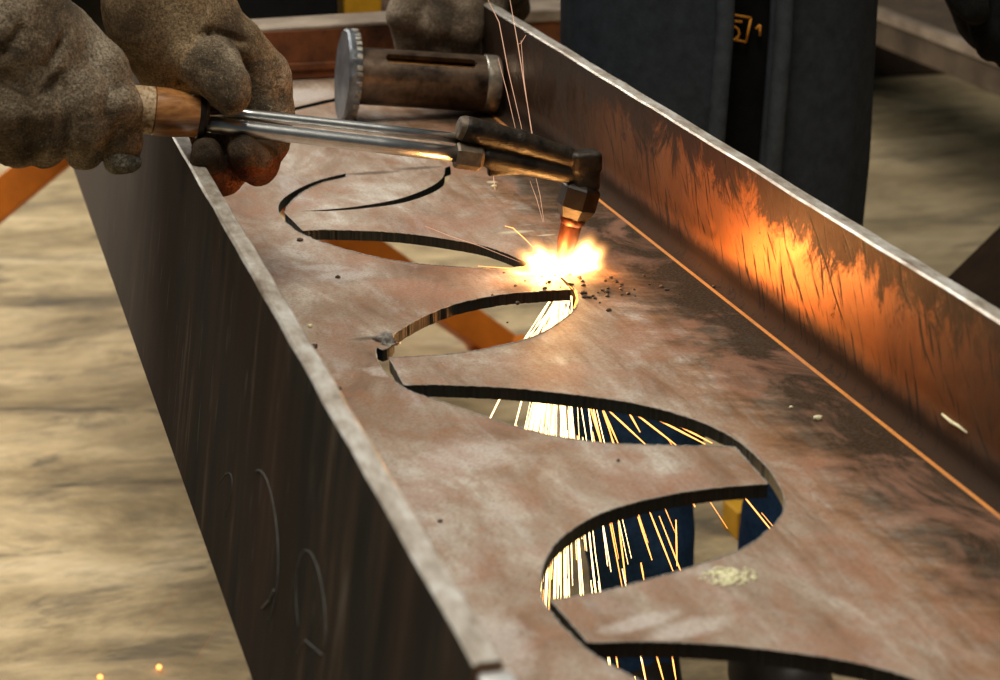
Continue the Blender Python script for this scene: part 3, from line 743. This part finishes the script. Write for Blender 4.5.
for i, (px, py, r, lab) in enumerate(((818, 420, .003, 'pale yellow grit grain on the dark strip by the right flange'), (791, 408, .0014, 'tiny pale chip behind the yellow grit grain'), (494, 188, .003, 'small yellow slag bead under the torch head'), (310, 327, .002, 'light grey chip beside the left flange'))):
    crumb_near(px, py, r, i+40, M_chip, lab, 'grit', None, .7, 'grit_grain')
# heap of yellow residue
pc = Pz(728, 577, ZW); parts = []
for i in range(150):
    a = rs.uniform(0, 6.28); q = rs.random()**.7; x = pc.x+.0175*q*math.cos(a); y = pc.y+.013*q*math.sin(a); r = rs.uniform(.0008, .0022)*(1.2-q*.6)
    bm = bmesh.new(); bmesh.ops.create_icosphere(bm, subdivisions=1, radius=1)
    parts.append(([V((x+v.co.x*r*rs.uniform(.8, 1.4), y+v.co.y*r, ZW+r*.3+v.co.z*r*.5)) for v in bm.verts], [tuple(v.index for v in f.verts) for f in bm.faces])); bm.free()
tag(mesh('yellow_residue', *join(*parts), M_chip, None, True), 'crumbly patch of pale yellow residue on the plate near the third opening', 'residue', kind='stuff')

# ============================================================ TRESTLES AND OTHER BEAMS
yc = 2.55
zt_ = Py(400, 25, yc).z
cb = empty('cross_beam', (.41, yc+.045, ZW), 'short rusty brown beam piece lying crosswise on the plate behind the slotted cylinder', 'steel beam')
mesh('web', *boxbar((XL1+.002, yc+.006, (zt_+ZW)/2), (XR0-.002, yc+.006, (zt_+ZW)/2), .010, zt_-ZW-.004), M_rust, cb)
o = mesh('flange', *boxbar((XL1+.002, yc+.045, zt_-.005), (XR0-.002, yc+.04, zt_+.003), .075, .006), M_grey, cb); bevel(o, .002); o['label'] = 'worn grey top flange'
o = mesh('flange', *boxbar((XL1+.012, yc+.045, ZW+.016), (XR0-.014, yc+.045, ZW+.016), .095, .010), M_rust, cb); bevel(o, .002)
a_, b_ = Py(200, 5, 2.72), Py(338, 5, 2.72)
o = mesh('tool_box', *boxbar((a_.x, 2.78, ZW+.0605), (b_.x, 2.78, ZW+.0605), .12, .12), simple('black_box_paint', (.012, .013, .013), .6, 0, .3, 20, .1, spec=.1)); bevel(o, .004); tag(o, 'black box behind the cross beam, mostly hidden by the tan glove', 'tool box')
a_, b_ = Py(346, 5, 2.72), Py(384, 5, 2.72)
o = mesh('yellow_block', *boxbar((a_.x, 2.76, ZW+.0605), (b_.x, 2.76, ZW+.0605), .06, .12), M_yellow); bevel(o, .004); tag(o, 'small yellow block at the top edge between the black box and the hanging glove', 'steel block')
bn = empty('steel_bench', (1.3, 3.6, 0), 'low rusty steel bench with pale top edge behind the person in the coat', 'bench')
zb = Py(548, 10, 3.6).z
o = mesh('bench_top', *boxbar((.72, 3.67, zb-.01), (1.62, 3.67, zb-.01), .14, .02), M_grey, bn); bevel(o, .002)
mesh('apron', *boxbar((.73, 3.612, zb-.08), (1.61, 3.612, zb-.08), .012, .12), M_rust, bn)
for x in (1.40, 1.56): mesh('leg', *boxbar((x, 3.67, zb-.02), (x, 3.67, 0), .06, .06), M_rust, bn)
def trestle(apex, feet, foot_y_off, mat, label, sect=.062, dy=None, group=None, along=(0, 1, 0)):
    t = empty('steel_trestle', (apex[0], apex[1], 0), label, 'trestle', group)
    A = V(apex)
    for f in feet:
        o = mesh('leg', *boxbar(A, V(f), sect, sect, (0, -1, .35)), mat, t); bevel(o, .004)
    for f in feet:
        o = mesh('foot_plate', *boxbar(V(f)+V((-.06, 0, 0)), V(f)+V((.06, 0, 0)), .10, .012), mat, t)
    return t, A
Ap = V((.36, 3.85, .545)); Fr = V((1.025, 3.85, .012)); Fl = V((-.345, 3.85, .012))
tr, A_ = trestle(Ap, [Fr, Fl], 0, M_orange, 'orange painted steel trestle with splayed legs under the far part of the beam', .062)
o = mesh('saddle', *boxbar((Ap.x-.24, 3.85, ZB-.013), (Ap.x+.26, 3.85, ZB-.013), .10, .024), M_orange, tr); bevel(o, .003)
A_, B_ = Pz(737, 541, 0), Pz(724, 529, 0); e_ = (B_-A_); e_ = e_.normalized()*max(.06, e_.length); pq = V((-e_.y, e_.x, 0)).normalized()
if pq.x < 0: pq = -pq
mesh('neck', *boxbar((Ap.x, 3.85, .52), (Ap.x, 3.85, ZB-.026), .10, .10, (0, 1, 0)), M_orange, tr)
yb = mesh('yellow_block', *boxbar(A_+e_*.5+V((0, 0, .023)), A_+e_*.5+pq*.5+V((0, 0, .023)), e_.length, .046), M_yellow); bevel(yb, .003)
tag(yb, 'yellow painted steel block on the floor seen through the third opening', 'steel block')
# near support of the beam, outside the frame
trn, _ = trestle(V((.41, .82, .62)), [V((.95, .80, .012)), V((-.15, .80, .012))], 0, M_orange, 'orange painted steel trestle under the near end of the beam')
mesh('saddle', *boxbar((.15, .82, ZB-.0205), (.68, .82, ZB-.0205), .10, .04), M_orange, trn)
# yellow trestle far away
x0_, x1_ = Py(338, 5, 6.7).x, Py(568, 5, 6.7).x; zy = Py(400, 3, 6.7).z
ty = empty('steel_trestle', ((x0_+x1_)/2, 6.7, 0), 'yellow steel trestle far behind, just showing at the top edge', 'trestle')
mesh('top_bar', *boxbar((x0_, 6.7, zy+.02), (x1_, 6.7, zy+.02), .10, .06), M_yellow, ty)
for x in (x0_+.09, x1_-.12):
    for q in (-1, 1): mesh('leg', *boxbar((x, 6.7, zy), (x+q*.10, 6.7+q*.2, 0.), .06, .06), M_yellow, ty)
cbn = empty('storage_cabinet', (.8, 7.5, 0), 'low black steel cabinet against the back wall', 'cabinet')
M_cab = simple('black_cabinet', (.012, .014, .014), .6, 0, .3, 5, 0, spec=.15)
o = mesh('body', *boxbar((-.6, 7.5, .5), (2.2, 7.5, .5), .5, 1.0), M_cab, cbn); bevel(o, .01)
for k in range(4):
    o = mesh('door', *boxbar((-.58+k*.70, 7.24, .5), (.08+k*.70, 7.24, .5), .02, .92), M_cab, cbn); bevel(o, .004)
    mesh('handle', *boxbar((.02+k*.70, 7.215, .62), (.02+k*.70, 7.215, .78), .02, .02, (0, 1, 0)), M_ring, o)
# second beam lying parallel, right background
zb2 = .36
q0 = Pz(935, 68, zb2)
X2 = q0.x
M_b2 = simple('brown_weathered_beam', (.10, .07, .045), .6, .1, .45, 8, .3, dark=(.04, .027, .018))
b2 = empty('steel_beam', (X2, 5.0, zb2), 'dull grey-brown steel beam resting further back on the right', 'steel beam')
def prof_beam(x, y0, y1, z0, zt, parent):
    o = mesh('flange', *boxbar((x, y0, (z0+zt)/2), (x, y1, (z0+zt)/2), .018, zt-z0), M_b2, parent); bevel(o, .003)
    return o
ztb = zb2+.075
prof_beam(X2, 3.2, 7.0, zb2, ztb, b2)
o = mesh('web', *boxbar((X2+.16, 3.2, ztb-.012), (X2+.16, 7.0, ztb-.012), .32, .014), M_b2, b2)
prof_beam(X2+.33, 3.2, 7.0, zb2, ztb+.12, b2)
o = mesh('edge_strip', *boxbar((X2, 3.2, ztb), (X2, 7.0, ztb), .03, .022), M_grey, b2); o['label'] = 'pale worn upper edge'
for y in (3.4, 6.55):  # far block is widened and dark to stand in for under-beam shadow
    bk = mesh('timber_and_shade_block', *boxbar((X2+.02, y, .18), (X2+(.45 if y < 5 else 1.1), y, .18), .12 if y < 5 else .7, .355), simple('dark_timber_and_shade', (.05, .032, .02), .8, 0, .4, 20, .3)); bevel(bk, .006)
    tag(bk, 'dark timber block for '+('support at the near' if y < 5 else 'support and stand-in shadow at the far')+' end of the background beam', 'timber block')
# dark leaning bar at the right edge
da = Py(925, 330, 2.6); db = Py(1060, 205, 2.6)
dbar = mesh('dark_post', *boxbar(V((da.x-.2, 2.6, da.z-.27*.72-.05)), V((db.x+.1, 2.6, db.z+.04)), .06, .20, (0, -1, .1)), simple('dark_brown_steel', (.016, .008, .003), .9, 0, .5, 20, .2, spec=.08)); bevel(dbar, .004)
tag(dbar, 'dark brown steel bar leaning behind the right flange at the right edge', 'steel bar')

# ============================================================ GLOVES
def zig(p, segs_, w, dep):     # valley creases along polylines given as 3-D points
    t = 0
    for a, b in segs_:
        ab = b-a; h = max(0, min(1, (p-a).dot(ab)/ab.length_squared)); dd = (p-(a+ab*h)).length
        t -= dep*math.exp(-(dd/w)**2)
    return t
def wrinkle(amp, creases=(), w=.0022, dep=.002, sc=70):
    def f(p, n):
        q = noise.noise(p*sc)*amp + noise.noise(p*sc*.35+V((3, 1, 2)))*amp*2.0
        r = 1-abs(noise.noise(V((p.x*38+p.z*22, p.y*25, p.z*30-p.x*20))))*3
        q += max(0, r)*amp*.5
        q += noise.noise(p*320)*.00035 + noise.noise(p*700)*.00025
        return q + zig(p, creases, w, dep)
    return f
# --- torch worker
wk = empty('person', (-.28, 2.0, 0), 'person in black work clothes holding the torch in brown suede gloves', 'person')
G = lambda x, y, dY, r: (Py(x, y, TY+dY), r*K)
gl = [ [G(-60, -30, -.02, 62), G(-5, 25, -.03, 62), G(38, 54, -.03, 48)],
       [G(0, 20, -.03, 55), G(30, 75, -.035, 50)],
       [G(10, 18, -.01, 36), G(60, 44, -.01, 30), G(98, 68, -.012, 24)] ]
f_index = [G(60, 40, -.01, 34), G(98, 72, -.030, 29), G(112, 108, -.042, 26), G(118, 140, -.038, 22), G(120, 150, -.032, 19)]
f_mid = [G(45, 55, -.03, 36), G(76, 95, -.050, 29), G(84, 130, -.052, 24), G(84, 152, -.044, 18)]
f_ring = [G(15, 70, -.035, 38), G(42, 105, -.055, 31), G(48, 132, -.055, 26), G(44, 148, -.046, 20)]
f_pink = [G(-25, 75, -.04, 38), G(5, 108, -.055, 34), G(10, 130, -.052, 30), G(20, 140, -.050, 26)]
thumb_h = [G(60, 50, .01, 26), G(100, 80, .022, 20), G(115, 95, .024, 16)]
def glove_near(P):
    d = None
    for c in gl:
        e = chain_sdf(P, c, .01); d = e if d is None else smin(d, e, .02)
    g = None
    for c, k in ((f_index, .004), (f_mid, .004), (f_ring, .004), (f_pink, .004)):
        e = chain_sdf(P, c, .006); g = e if g is None else smin(g, e, .0018)
    d = smin(d, g, .007)
    return smin(d, chain_sdf(P, thumb_h, .006), .006)
allc = gl+[f_index, f_mid, f_ring, f_pink, thumb_h]
lo, hi = bounds(allc, .004)
cr = [(T(72, 22, -.06), T(62, 45, -.07)), (T(62, 45, -.07), T(48, 66, -.075)), (T(108, 62, -.04), T(118, 90, -.055)), (T(118, 90, -.055), T(120, 125, -.06)),
      (T(60, 75, -.07), T(45, 95, -.08)), (T(20, 30, -.08), T(0, 60, -.085)), (T(10, 5, -.07), T(-10, 25, -.08)), (T(70, 100, -.07), T(66, 160, -.07)), (T(98, 80, -.05), T(101, 160, -.06))]
g1 = sdf_obj('glove', glove_near, lo, hi, .0021, M_glove, wk, wrinkle(.0011, cr, .0035, .0032, 60), 1); g1['label'] = 'dirty brown suede glove wrapped around the torch handle'
# torn pale fingertip
mesh_tip = sdf_obj('worn_fingertip', lambda P: sd_caps(P, T(119, 158, -.044), T(127, 160, -.040), 15*K, 12.5*K), T(90, 185, -.075), T(150, 140, -.015), .0018, leather('bare_grey_lining', (.85, .80, .66), (.55, .50, .40), (.14, .12, .09), .2), wk, wrinkle(.0012, (), .003, .002, 120), 1)
mesh_tip['label'] = 'worn grey fingertip lining'
# far glove: gauntlet, back of hand, thumb, three fingers wrapping under the tubes
gf = [ [G(160, -60, .06, 58), G(168, -10, .05, 60), G(190, 35, .045, 50)],
       [G(185, 30, .04, 50), G(225, 48, .045, 36)] ,
       [G(150, 20, .05, 42), G(168, 65, .055, 34)]]
t_far = [G(195, 52, .015, 30), G(212, 66, .0, 27), G(226, 84, -.014, 22), G(231, 96, -.018, 18)]
i_far = [G(235, 48, .045, 30), G(262, 78, .05, 28), G(269, 112, .045, 23), G(266, 142, .035, 22), G(258, 163, .010, 20), G(248, 160, -.008, 18), G(243, 151, -.018, 16)]
m_far = [G(215, 70, .06, 32), G(232, 120, .06, 25), G(232, 158, .045, 25), G(222, 174, .024, 20), G(209, 166, .0, 17), G(206, 153, -.012, 16)]
r_far = [G(190, 80, .06, 30), G(200, 115, .06, 20), G(206, 140, .05, 16)]
def glove_far(P):
    d = None
    for c in gf:
        e = chain_sdf(P, c, .01); d = e if d is None else smin(d, e, .016)
    g = None
    for c in (i_far, m_far, r_far):
        e = chain_sdf(P, c, .006); g = e if g is None else smin(g, e, .0025)
    d = smin(d, g, .006)
    return smin(d, chain_sdf(P, t_far, .006), .0035)
lo, hi = bounds(gf+[t_far, i_far, m_far, r_far], .004)
cr = [(T(190, 38, -.01), T(212, 31, .0)), (T(212, 31, .0), T(245, 42, .02)), (T(190, 38, -.01), T(182, 55, .01)), (T(182, 55, .01), T(178, 85, .02)),
      (T(228, 46, .0), T(246, 62, .02)), (T(246, 62, .02), T(250, 88, .025)), (T(276, 78, .03), T(280, 108, .03)), (T(203, 150, -.02), T(214, 148, -.018)), (T(236, 162, -.02), T(252, 152, -.018)), (T(190, 153, -.01), T(203, 150, -.02))]
g2 = sdf_obj('glove', glove_far, lo, hi, .0021, M_glove2, wk, wrinkle(.0008, cr, .0028, .0034, 50), 1); g2['label'] = 'tan suede glove holding the two steel tubes'
# darker palm/finger leather by region, orange flame light painted on finger undersides
me = g2.data
for m_ in (M_glovep, M_gloveo, M_glove): me.materials.append(m_)
def pix(p):
    v = np.array(p)-np.array([0, 0, CZ]); a = v[0]*_dx+v[1]*_dy+v[2]*_up; return 500+F*a[0]/-a[2], 340-F*a[1]/-a[2]
zth = T(240, 128).z
for f in me.polygons:
    c = f.center; dth = min((c-q[0]).length-q[1] for q in t_far[1:])
    if dth < .0035 and c.y < TY+.02: f.material_index = 3
    elif c.z < zth-.002:
        f.material_index = 2 if (c.z < zth-.027+noise.noise(c*60)*.010 or c.y > TY+.045) else 1
    elif c.z < T(240, 68).z and c.x > T(205, 90).x: f.material_index = 3
# worker's body: continuous surface, mostly outside the frame
def person_sdf(J, P):
    d = None
    for a, b, ra, rb in J:
        e = sd_caps(P, a, b, ra, rb); d = e if d is None else smin(d, e, .035)
    return d
def person_obj(name, J, mat, parent, pad=.05, h=.012, amp=.004, sm=2):
    P = np.array([list(j[i]) for j in J for i in (0, 1)]); r = max(max(j[2], j[3]) for j in J)
    return sdf_obj(name, lambda Q: person_sdf(J, Q), P.min(0)-r-pad, P.max(0)+r+pad, h, mat, parent, lambda p, n: noise.noise(p*9)*amp*2+noise.noise(p*24)*amp, sm)
# joints
hipR, hipL = V((-.36, 1.86, .92)), V((-.36, 2.06, .92)); shR, shL = V((-.12, 1.76, 1.42)), V((-.12, 2.14, 1.42))
wrN = Py(-60, -30, TY-.02); wrF = Py(160, -55, TY+.06)
elN = V((-.16, 1.58, 1.13)); elF = V((.0, 2.10, 1.17))
person_obj('jacket', [(V((-.36, 1.96, .86)), V((-.32, 1.96, 1.05)), .16, .15), (V((-.32, 1.96, 1.05)), V((-.16, 1.95, 1.36)), .15, .16), (shR, shL, .085, .085),
    (shR, elN, .08, .062), (elN, wrN, .060, .05), (shL, elF, .08, .064), (elF, wrF, .062, .052), (V((-.2, 1.93, 1.28)), V((-.12, 2.02, 1.3)), .15, .15), (V((-.12, 2.0, 1.18)), Py(84, -14, 1.93), .07, .038), (Py(84, -14, 1.93), Py(104, -22, 1.90), .038, .034)], M_blackcloth, wk, amp=.006)
person_obj('trousers', [(hipR, V((-.33, 1.83, .50)), .095, .065), (V((-.33, 1.83, .50)), V((-.37, 1.83, .08)), .065, .052), (hipL, V((-.30, 2.16, .50)), .095, .065), (V((-.30, 2.16, .50)), V((-.33, 2.2, .08)), .065, .052), (hipR, hipL, .10, .10)], M_blackcloth, wk, amp=.004)
for fy, fx in ((1.83, -.37), (2.2, -.33)):
    person_obj('boot', [(V((fx-.04, fy, .06)), V((fx+.18, fy, .05)), .052, .045), (V((fx, fy, .08)), V((fx, fy, .16)), .055, .055)], M_boot, wk, amp=.001)
def head_build(c, fwd, parent, neck_from):
    fwd = V(fwd).normalized(); s = fwd.cross(V((0, 0, 1))).normalized(); u = s.cross(fwd)
    R_ = np.array([list(fwd), list(s), list(u)]).T
    def fn(P):
        d = sd_ell(P, c, (.098, .075, .115), R_)
        d = smin(d, sd_ell(P, c+fwd*.035-u*.07, (.05, .045, .045), R_), .03)
        d = smin(d, sd_caps(P, c+fwd*.092+u*.005, c+fwd*.112-u*.025, .009, .014), .012)
        for q in (-1, 1):
            d = smin(d, sd_ell(P, c+s*q*.076-u*.01, (.012, .008, .03), R_), .008)
            d = np.maximum(d, -sd_ell(P, c+fwd*.100+s*q*.032+u*.012, (.012, .017, .009), R_)) 
            d = smin(d, sd_ell(P, c+fwd*.082+s*q*.032+u*.012, (.012, .012, .012), R_), .002)
        d = smin(d, sd_caps(P, c+fwd*.088-u*.052-s*.02, c+fwd*.088-u*.052+s*.02, .008, .008), .006)
        return smin(d, sd_caps(P, c-fwd*.02-u*.06, V(neck_from), .056, .06), .03)
    lo_ = np.minimum(np.array(c)-.15, np.array(neck_from)-.08); hi_ = np.maximum(np.array(c)+.15, np.array(neck_from)+.08)
    sdf_obj('head', fn, lo_, hi_, .006, M_skin, parent, None, 1)
    def hair(P):
        d = sd_ell(P, c-fwd*.012+u*.018, (.106, .084, .112), R_)
        return np.maximum(d, -sd_box(P, c+fwd*.12-u*.05, (.10, .2, .10), R_, .02))
    sdf_obj('hair', hair, np.array(c)-.15, np.array(c)+.16, .007, M_hair, parent, lambda p, n: noise.noise(p*60)*.003, 1)
head_build(V((.03, 1.90, 1.58)), (.75, -.25, -.55), wk, V((-.10, 1.95, 1.43)))

# --- helper in the dark open coat behind the right flange
CY = 2.30
hp = empty('person', (.93, CY, 0), 'person in open charcoal coat and blue jeans standing behind the right flange', 'person')
xl = Py(580, 60, CY-.05).x; xr = Py(880, 60, CY-.05).x; cxp = (xl+xr)/2; ap = (xr-xl)/2
xg0 = Py(727, 100, CY-.12).x; xg1 = Py(762, 100, CY-.12).x
M_plk = simple('coat_placket_cloth', (.05, .058, .068), .9, 0, .3, 60, .4, spec=.1)
def coat():
    vs, fs = [], []; nz, na = 46, 110
    a0g, a1g = None, None
    b = .125
    ths = []
    for i in range(nz+1):
        z = .56+(1.44-.56)*i/nz
        k = 1-.0*z
        ax_ = ap*(1.0-.35*max(0, .74-z)) if z < 1.25 else ap*(1-.35*(z-1.25)/.19)
        by = b*(1.0 if z < 1.2 else 1-.35*(z-1.2)/.24)
        # opening widens downwards
        g0 = xg0+.004-.05*max(0, .90-z); g1 = xg1+.006-.045*max(0, .90-z)
        
        def ang(x): return math.asin(max(-1, min(1, (x-cxp)/ax_)))
        s0, s1 = ang(g1), ang(g0)+2*math.pi       # measured from -Y towards +X
        for k in range(na+1):
            t = s0+(s1-s0)*k/na
            f = 1+ (.022*math.sin(t*9+2)+.012*math.sin(t*17+z*2))*(1.15-z)
            vs.append(V((cxp+ax_*f*math.sin(t), CY-by*f*math.copysign(abs(math.cos(t))**.7, math.cos(t)), z)))
    m = na+1
    for i in range(nz):
        for k in range(na): fs.append((i*m+k, i*m+k+1, (i+1)*m+k+1, (i+1)*m+k))
    o = mesh('coat', vs, fs, M_coat, hp, True)
    for side_ in (0, na):
        e = [vs[i*m+side_] for i in range(nz+1)]
        pk = mesh('placket', *tube([p+V((.012 if side_ == 0 else -.012, -.004, 0)) for p in e], .010, 10), M_plk, hp, True)
    s = o.modifiers.new('thick', 'SOLIDIFY'); s.thickness = .007; s.offset = -1
    return o
coat()
# front hem tapes of the opening
_Jt = [(V((cxp-.07, CY, .98)), V((cxp+.07, CY, .98)), .115, .115), (V((cxp, CY, .95)), V((cxp, CY, 1.30)), .125, .13), (V((cxp-.14, CY, 1.40)), V((cxp+.14, CY, 1.40)), .06, .06)]
# shirt hangs to mid thigh
def shirt(P):
    d = sd_box(P, (cxp, CY, .83), (ap*.86, .10, .22), r=.095); e = sd_box(P, (cxp, CY, 1.22), (ap*.85, .10, .26), r=.095); return smin(d, e, .05)
sdf_obj('shirt', shirt, (cxp-.3, CY-.2, .48), (cxp+.3, CY+.2, 1.52), .012, M_shirt, hp, lambda p, n: noise.noise(p*14)*.004, 2)
shw = empty('x', (0, 0, 0), None, None); bpy.data.objects.remove(shw)
sRh, sLh = V((cxp-.19, CY, 1.40)), V((cxp+.19, CY, 1.40))
HH = lambda x, y, Y: Py(x, y, Y)
wr1 = HH(448, -75, 2.47); wr2 = HH(985, -75, 2.20)
el1 = V((cxp-.33, CY+.12, 1.20)); el2 = V((cxp+.33, CY-.02, 1.15))
for sh_, el_q, wr_ in ((sRh, el1, wr1), (sLh, el2, wr2)):
    person_obj('sleeve', [(sh_, el_q, .075, .058), (el_q, wr_, .058, .048)], M_coat, hp, amp=.004)
kn = .50
zj = lambda x, y, Y: Py(x, y, Y)
lxa = Py(640, 430, CY).x; lxb = Py(650, 540, CY).x; lxc = Py(806, 500, CY).x; lxd = Py(790, 560, CY).x
person_obj('jeans', [(V((cxp-.08, CY, .88)), V((lxa, CY, .45)), .07, .062), (V((lxa, CY, .45)), V((lxb-.01, CY+.02, .09)), .075, .055), (V((cxp+.08, CY, .88)), V((lxc, CY, .46)), .07, .062), (V((lxc, CY, .46)), V((lxd, CY+.02, .09)), .07, .055), (V((cxp-.06, CY, .90)), V((cxp+.06, CY, .90)), .07, .07)], M_jean, hp, amp=.005)
for fx in (lxb-.01, lxd):
    person_obj('boot', [(V((fx, CY+.05, .055)), V((fx+.01, CY-.16, .045)), .052, .044), (V((fx, CY+.02, .08)), V((fx, CY+.02, .15)), .055, .055)], M_boot, hp, amp=.001)
head_build(V((cxp-.03, CY-.03, 1.62)), (-.45, -.8, -.35), hp, V((cxp, CY, 1.45)))
# print on the shirt: a square frame with an arc in it and a small mark
YS = CY-.107
def S(x, y): return Py(x, y, YS)
pp = join(*[tube([S(*a), S(*b)], .0016, 6) for a, b in (((734, 15), (751, 18)), ((751, 18), (746, 42)), ((746, 42), (731, 39)), ((734, 21), (742, 22)), ((756, 29), (760, 25)), ((760, 25), (760, 36)))],
          tube([S(733+6*math.cos(t), 33+6.5*math.sin(t)) for t in [i*.35-2.2 for i in range(13)]], .0016, 6))
mesh('shirt_print', *pp, M_print, hp, True)['label'] = 'orange print of a square emblem and a small mark'
# gloved right hand gripping the far end of the right flange
G2 = lambda x, y, Y, r: (Py(x, y, Y), pr(r, Py(x, y, Y)))
hf = [[G2(448, -80, 2.47, 46), G2(450, -35, 2.47, 50), G2(455, -12, 2.47, 40)]]
fg = [[G2(425, -20, 2.43, 28), G2(408, 15, 2.40, 20), G2(412, 48, 2.41, 16)], [G2(445, -15, 2.42, 26), G2(434, 25, 2.385, 18), G2(442, 60, 2.40, 16)], [G2(468, -15, 2.42, 26), G2(462, 28, 2.385, 19), G2(467, 62, 2.40, 16)], [G2(490, -20, 2.43, 24), G2(487, 24, 2.40, 16), G2(488, 55, 2.41, 14)]]
th3 = [[G2(480, -30, 2.50, 30), G2(508, -8, 2.56, 20), G2(516, 8, 2.57, 15)]]
def gfar3(P):
    d = chain_sdf(P, hf[0], .01); g = None
    for c in fg:
        e = chain_sdf(P, c, .006); g = e if g is None else smin(g, e, .002)
    d = smin(d, g, .012); return smin(d, chain_sdf(P, th3[0], .006), .01)
lo, hi = bounds(hf+fg+th3, .004)
g3 = sdf_obj('glove', gfar3, lo, hi, .003, M_glovefar, hp, wrinkle(.0016, (), .003, .003, 45), 1); g3['label'] = 'brown glove gripping the far end of the right flange'
# other hand in a black glove, right edge of the picture
hb = [[G2(990, -80, 2.2, 50), G2(992, -20, 2.2, 48), G2(1000, 10, 2.2, 46)]]
fb = [[G2(985, 0, 2.16, 26), G2(990, 30, 2.15, 19), G2(993, 44, 2.15, 17)], [G2(1005, 5, 2.15, 26), G2(1012, 40, 2.15, 20), G2(1010, 55, 2.14, 15)], [G2(1030, 0, 2.18, 26), G2(1036, 36, 2.18, 20), G2(1032, 52, 2.16, 16)], [G2(1050, -10, 2.2, 24), G2(1056, 22, 2.2, 18), G2(1052, 38, 2.2, 15)], [G2(965, -25, 2.18, 26), G2(968, -4, 2.14, 20), G2(975, 10, 2.12, 15)]]
def gblk(P):
    d = chain_sdf(P, hb[0], .01); g = None
    for c in fb:
        e = chain_sdf(P, c, .006); g = e if g is None else smin(g, e, .002)
    return smin(d, g, .01)
lo, hi = bounds(hb+fb, .004)
g4 = sdf_obj('glove', gblk, lo, hi, .003, M_gloveblk, hp, wrinkle(.001, (), .003, .003, 45), 1); g4['label'] = 'black glove on the hand at the right edge'

# ============================================================ LIGHT
def area(name, loc, target, size, power, col, sy=None):
    l = bpy.data.lights.new(name, 'AREA'); l.shape = 'RECTANGLE'; l.size = size; l.size_y = sy or size; l.energy = power; l.color = col
    o = bpy.data.objects.new(name, l); COL.objects.link(o); o.location = loc; o.rotation_euler = (V(target)-V(loc)).to_track_quat('-Z', 'Y').to_euler(); return o
area('back_sheen_light', (-.9, 7.9, 2.7), (.2, 2.0, .8), 3.2, 140, (1., .95, .86), 1.7)  # unseen light added for sheen on the plate, no window modelled
area('top_highlight_light', (-1.0, 4.4, 4.6), (.1, 2.6, .6), 2.6, 190, (1., .96, .90), 3.2)  # unseen overhead light added for broad highlights on the tubes
area('glove_key_light', (.0, .9, 4.1), (.3, 1.9, .8), 1.5, 92, (1., .93, .80))  # unseen key light added to brighten the gloves from above
def point(name, loc, power, col, r):
    l = bpy.data.lights.new(name, 'POINT'); l.energy = power; l.color = col; l.shadow_soft_size = r
    o = bpy.data.objects.new(name, l); COL.objects.link(o); o.location = loc; return o
point('flame_light', FL(560, 266)+V((-.008, -.006, .004)), 1.25, (1., .44, .11), .016)
point('molten_light', src+V((-.01, 0, -.035)), .15, (1., .26, .05), .012)
w = bpy.data.worlds.new('world'); SC.world = w; w.use_nodes = True; bg = w.node_tree.nodes['Background']; bg.inputs[0].default_value = (.55, .72, .80, 1); bg.inputs[1].default_value = .055

# ============================================================ CAMERA
cam = bpy.data.cameras.new('camera'); co = bpy.data.objects.new('camera', cam); COL.objects.link(co); SC.camera = co
Mx = Matrix(((_dx[0], _dx[1], _dx[2], 0), (_dy[0], _dy[1], _dy[2], 0), (_up[0], _up[1], _up[2], CZ), (0, 0, 0, 1)))
co.matrix_world = Mx
cam.sensor_width = 36; cam.lens = 36*F/1000; cam.clip_start = .05
cam.dof.use_dof = True; cam.dof.focus_distance = 1.80; cam.dof.aperture_fstop = 11
SC.view_settings.view_transform = 'Standard'; SC.view_settings.look = 'None'; SC.view_settings.gamma = 1; SC.view_settings.use_curve_mapping = False; SC.view_settings.exposure = 0
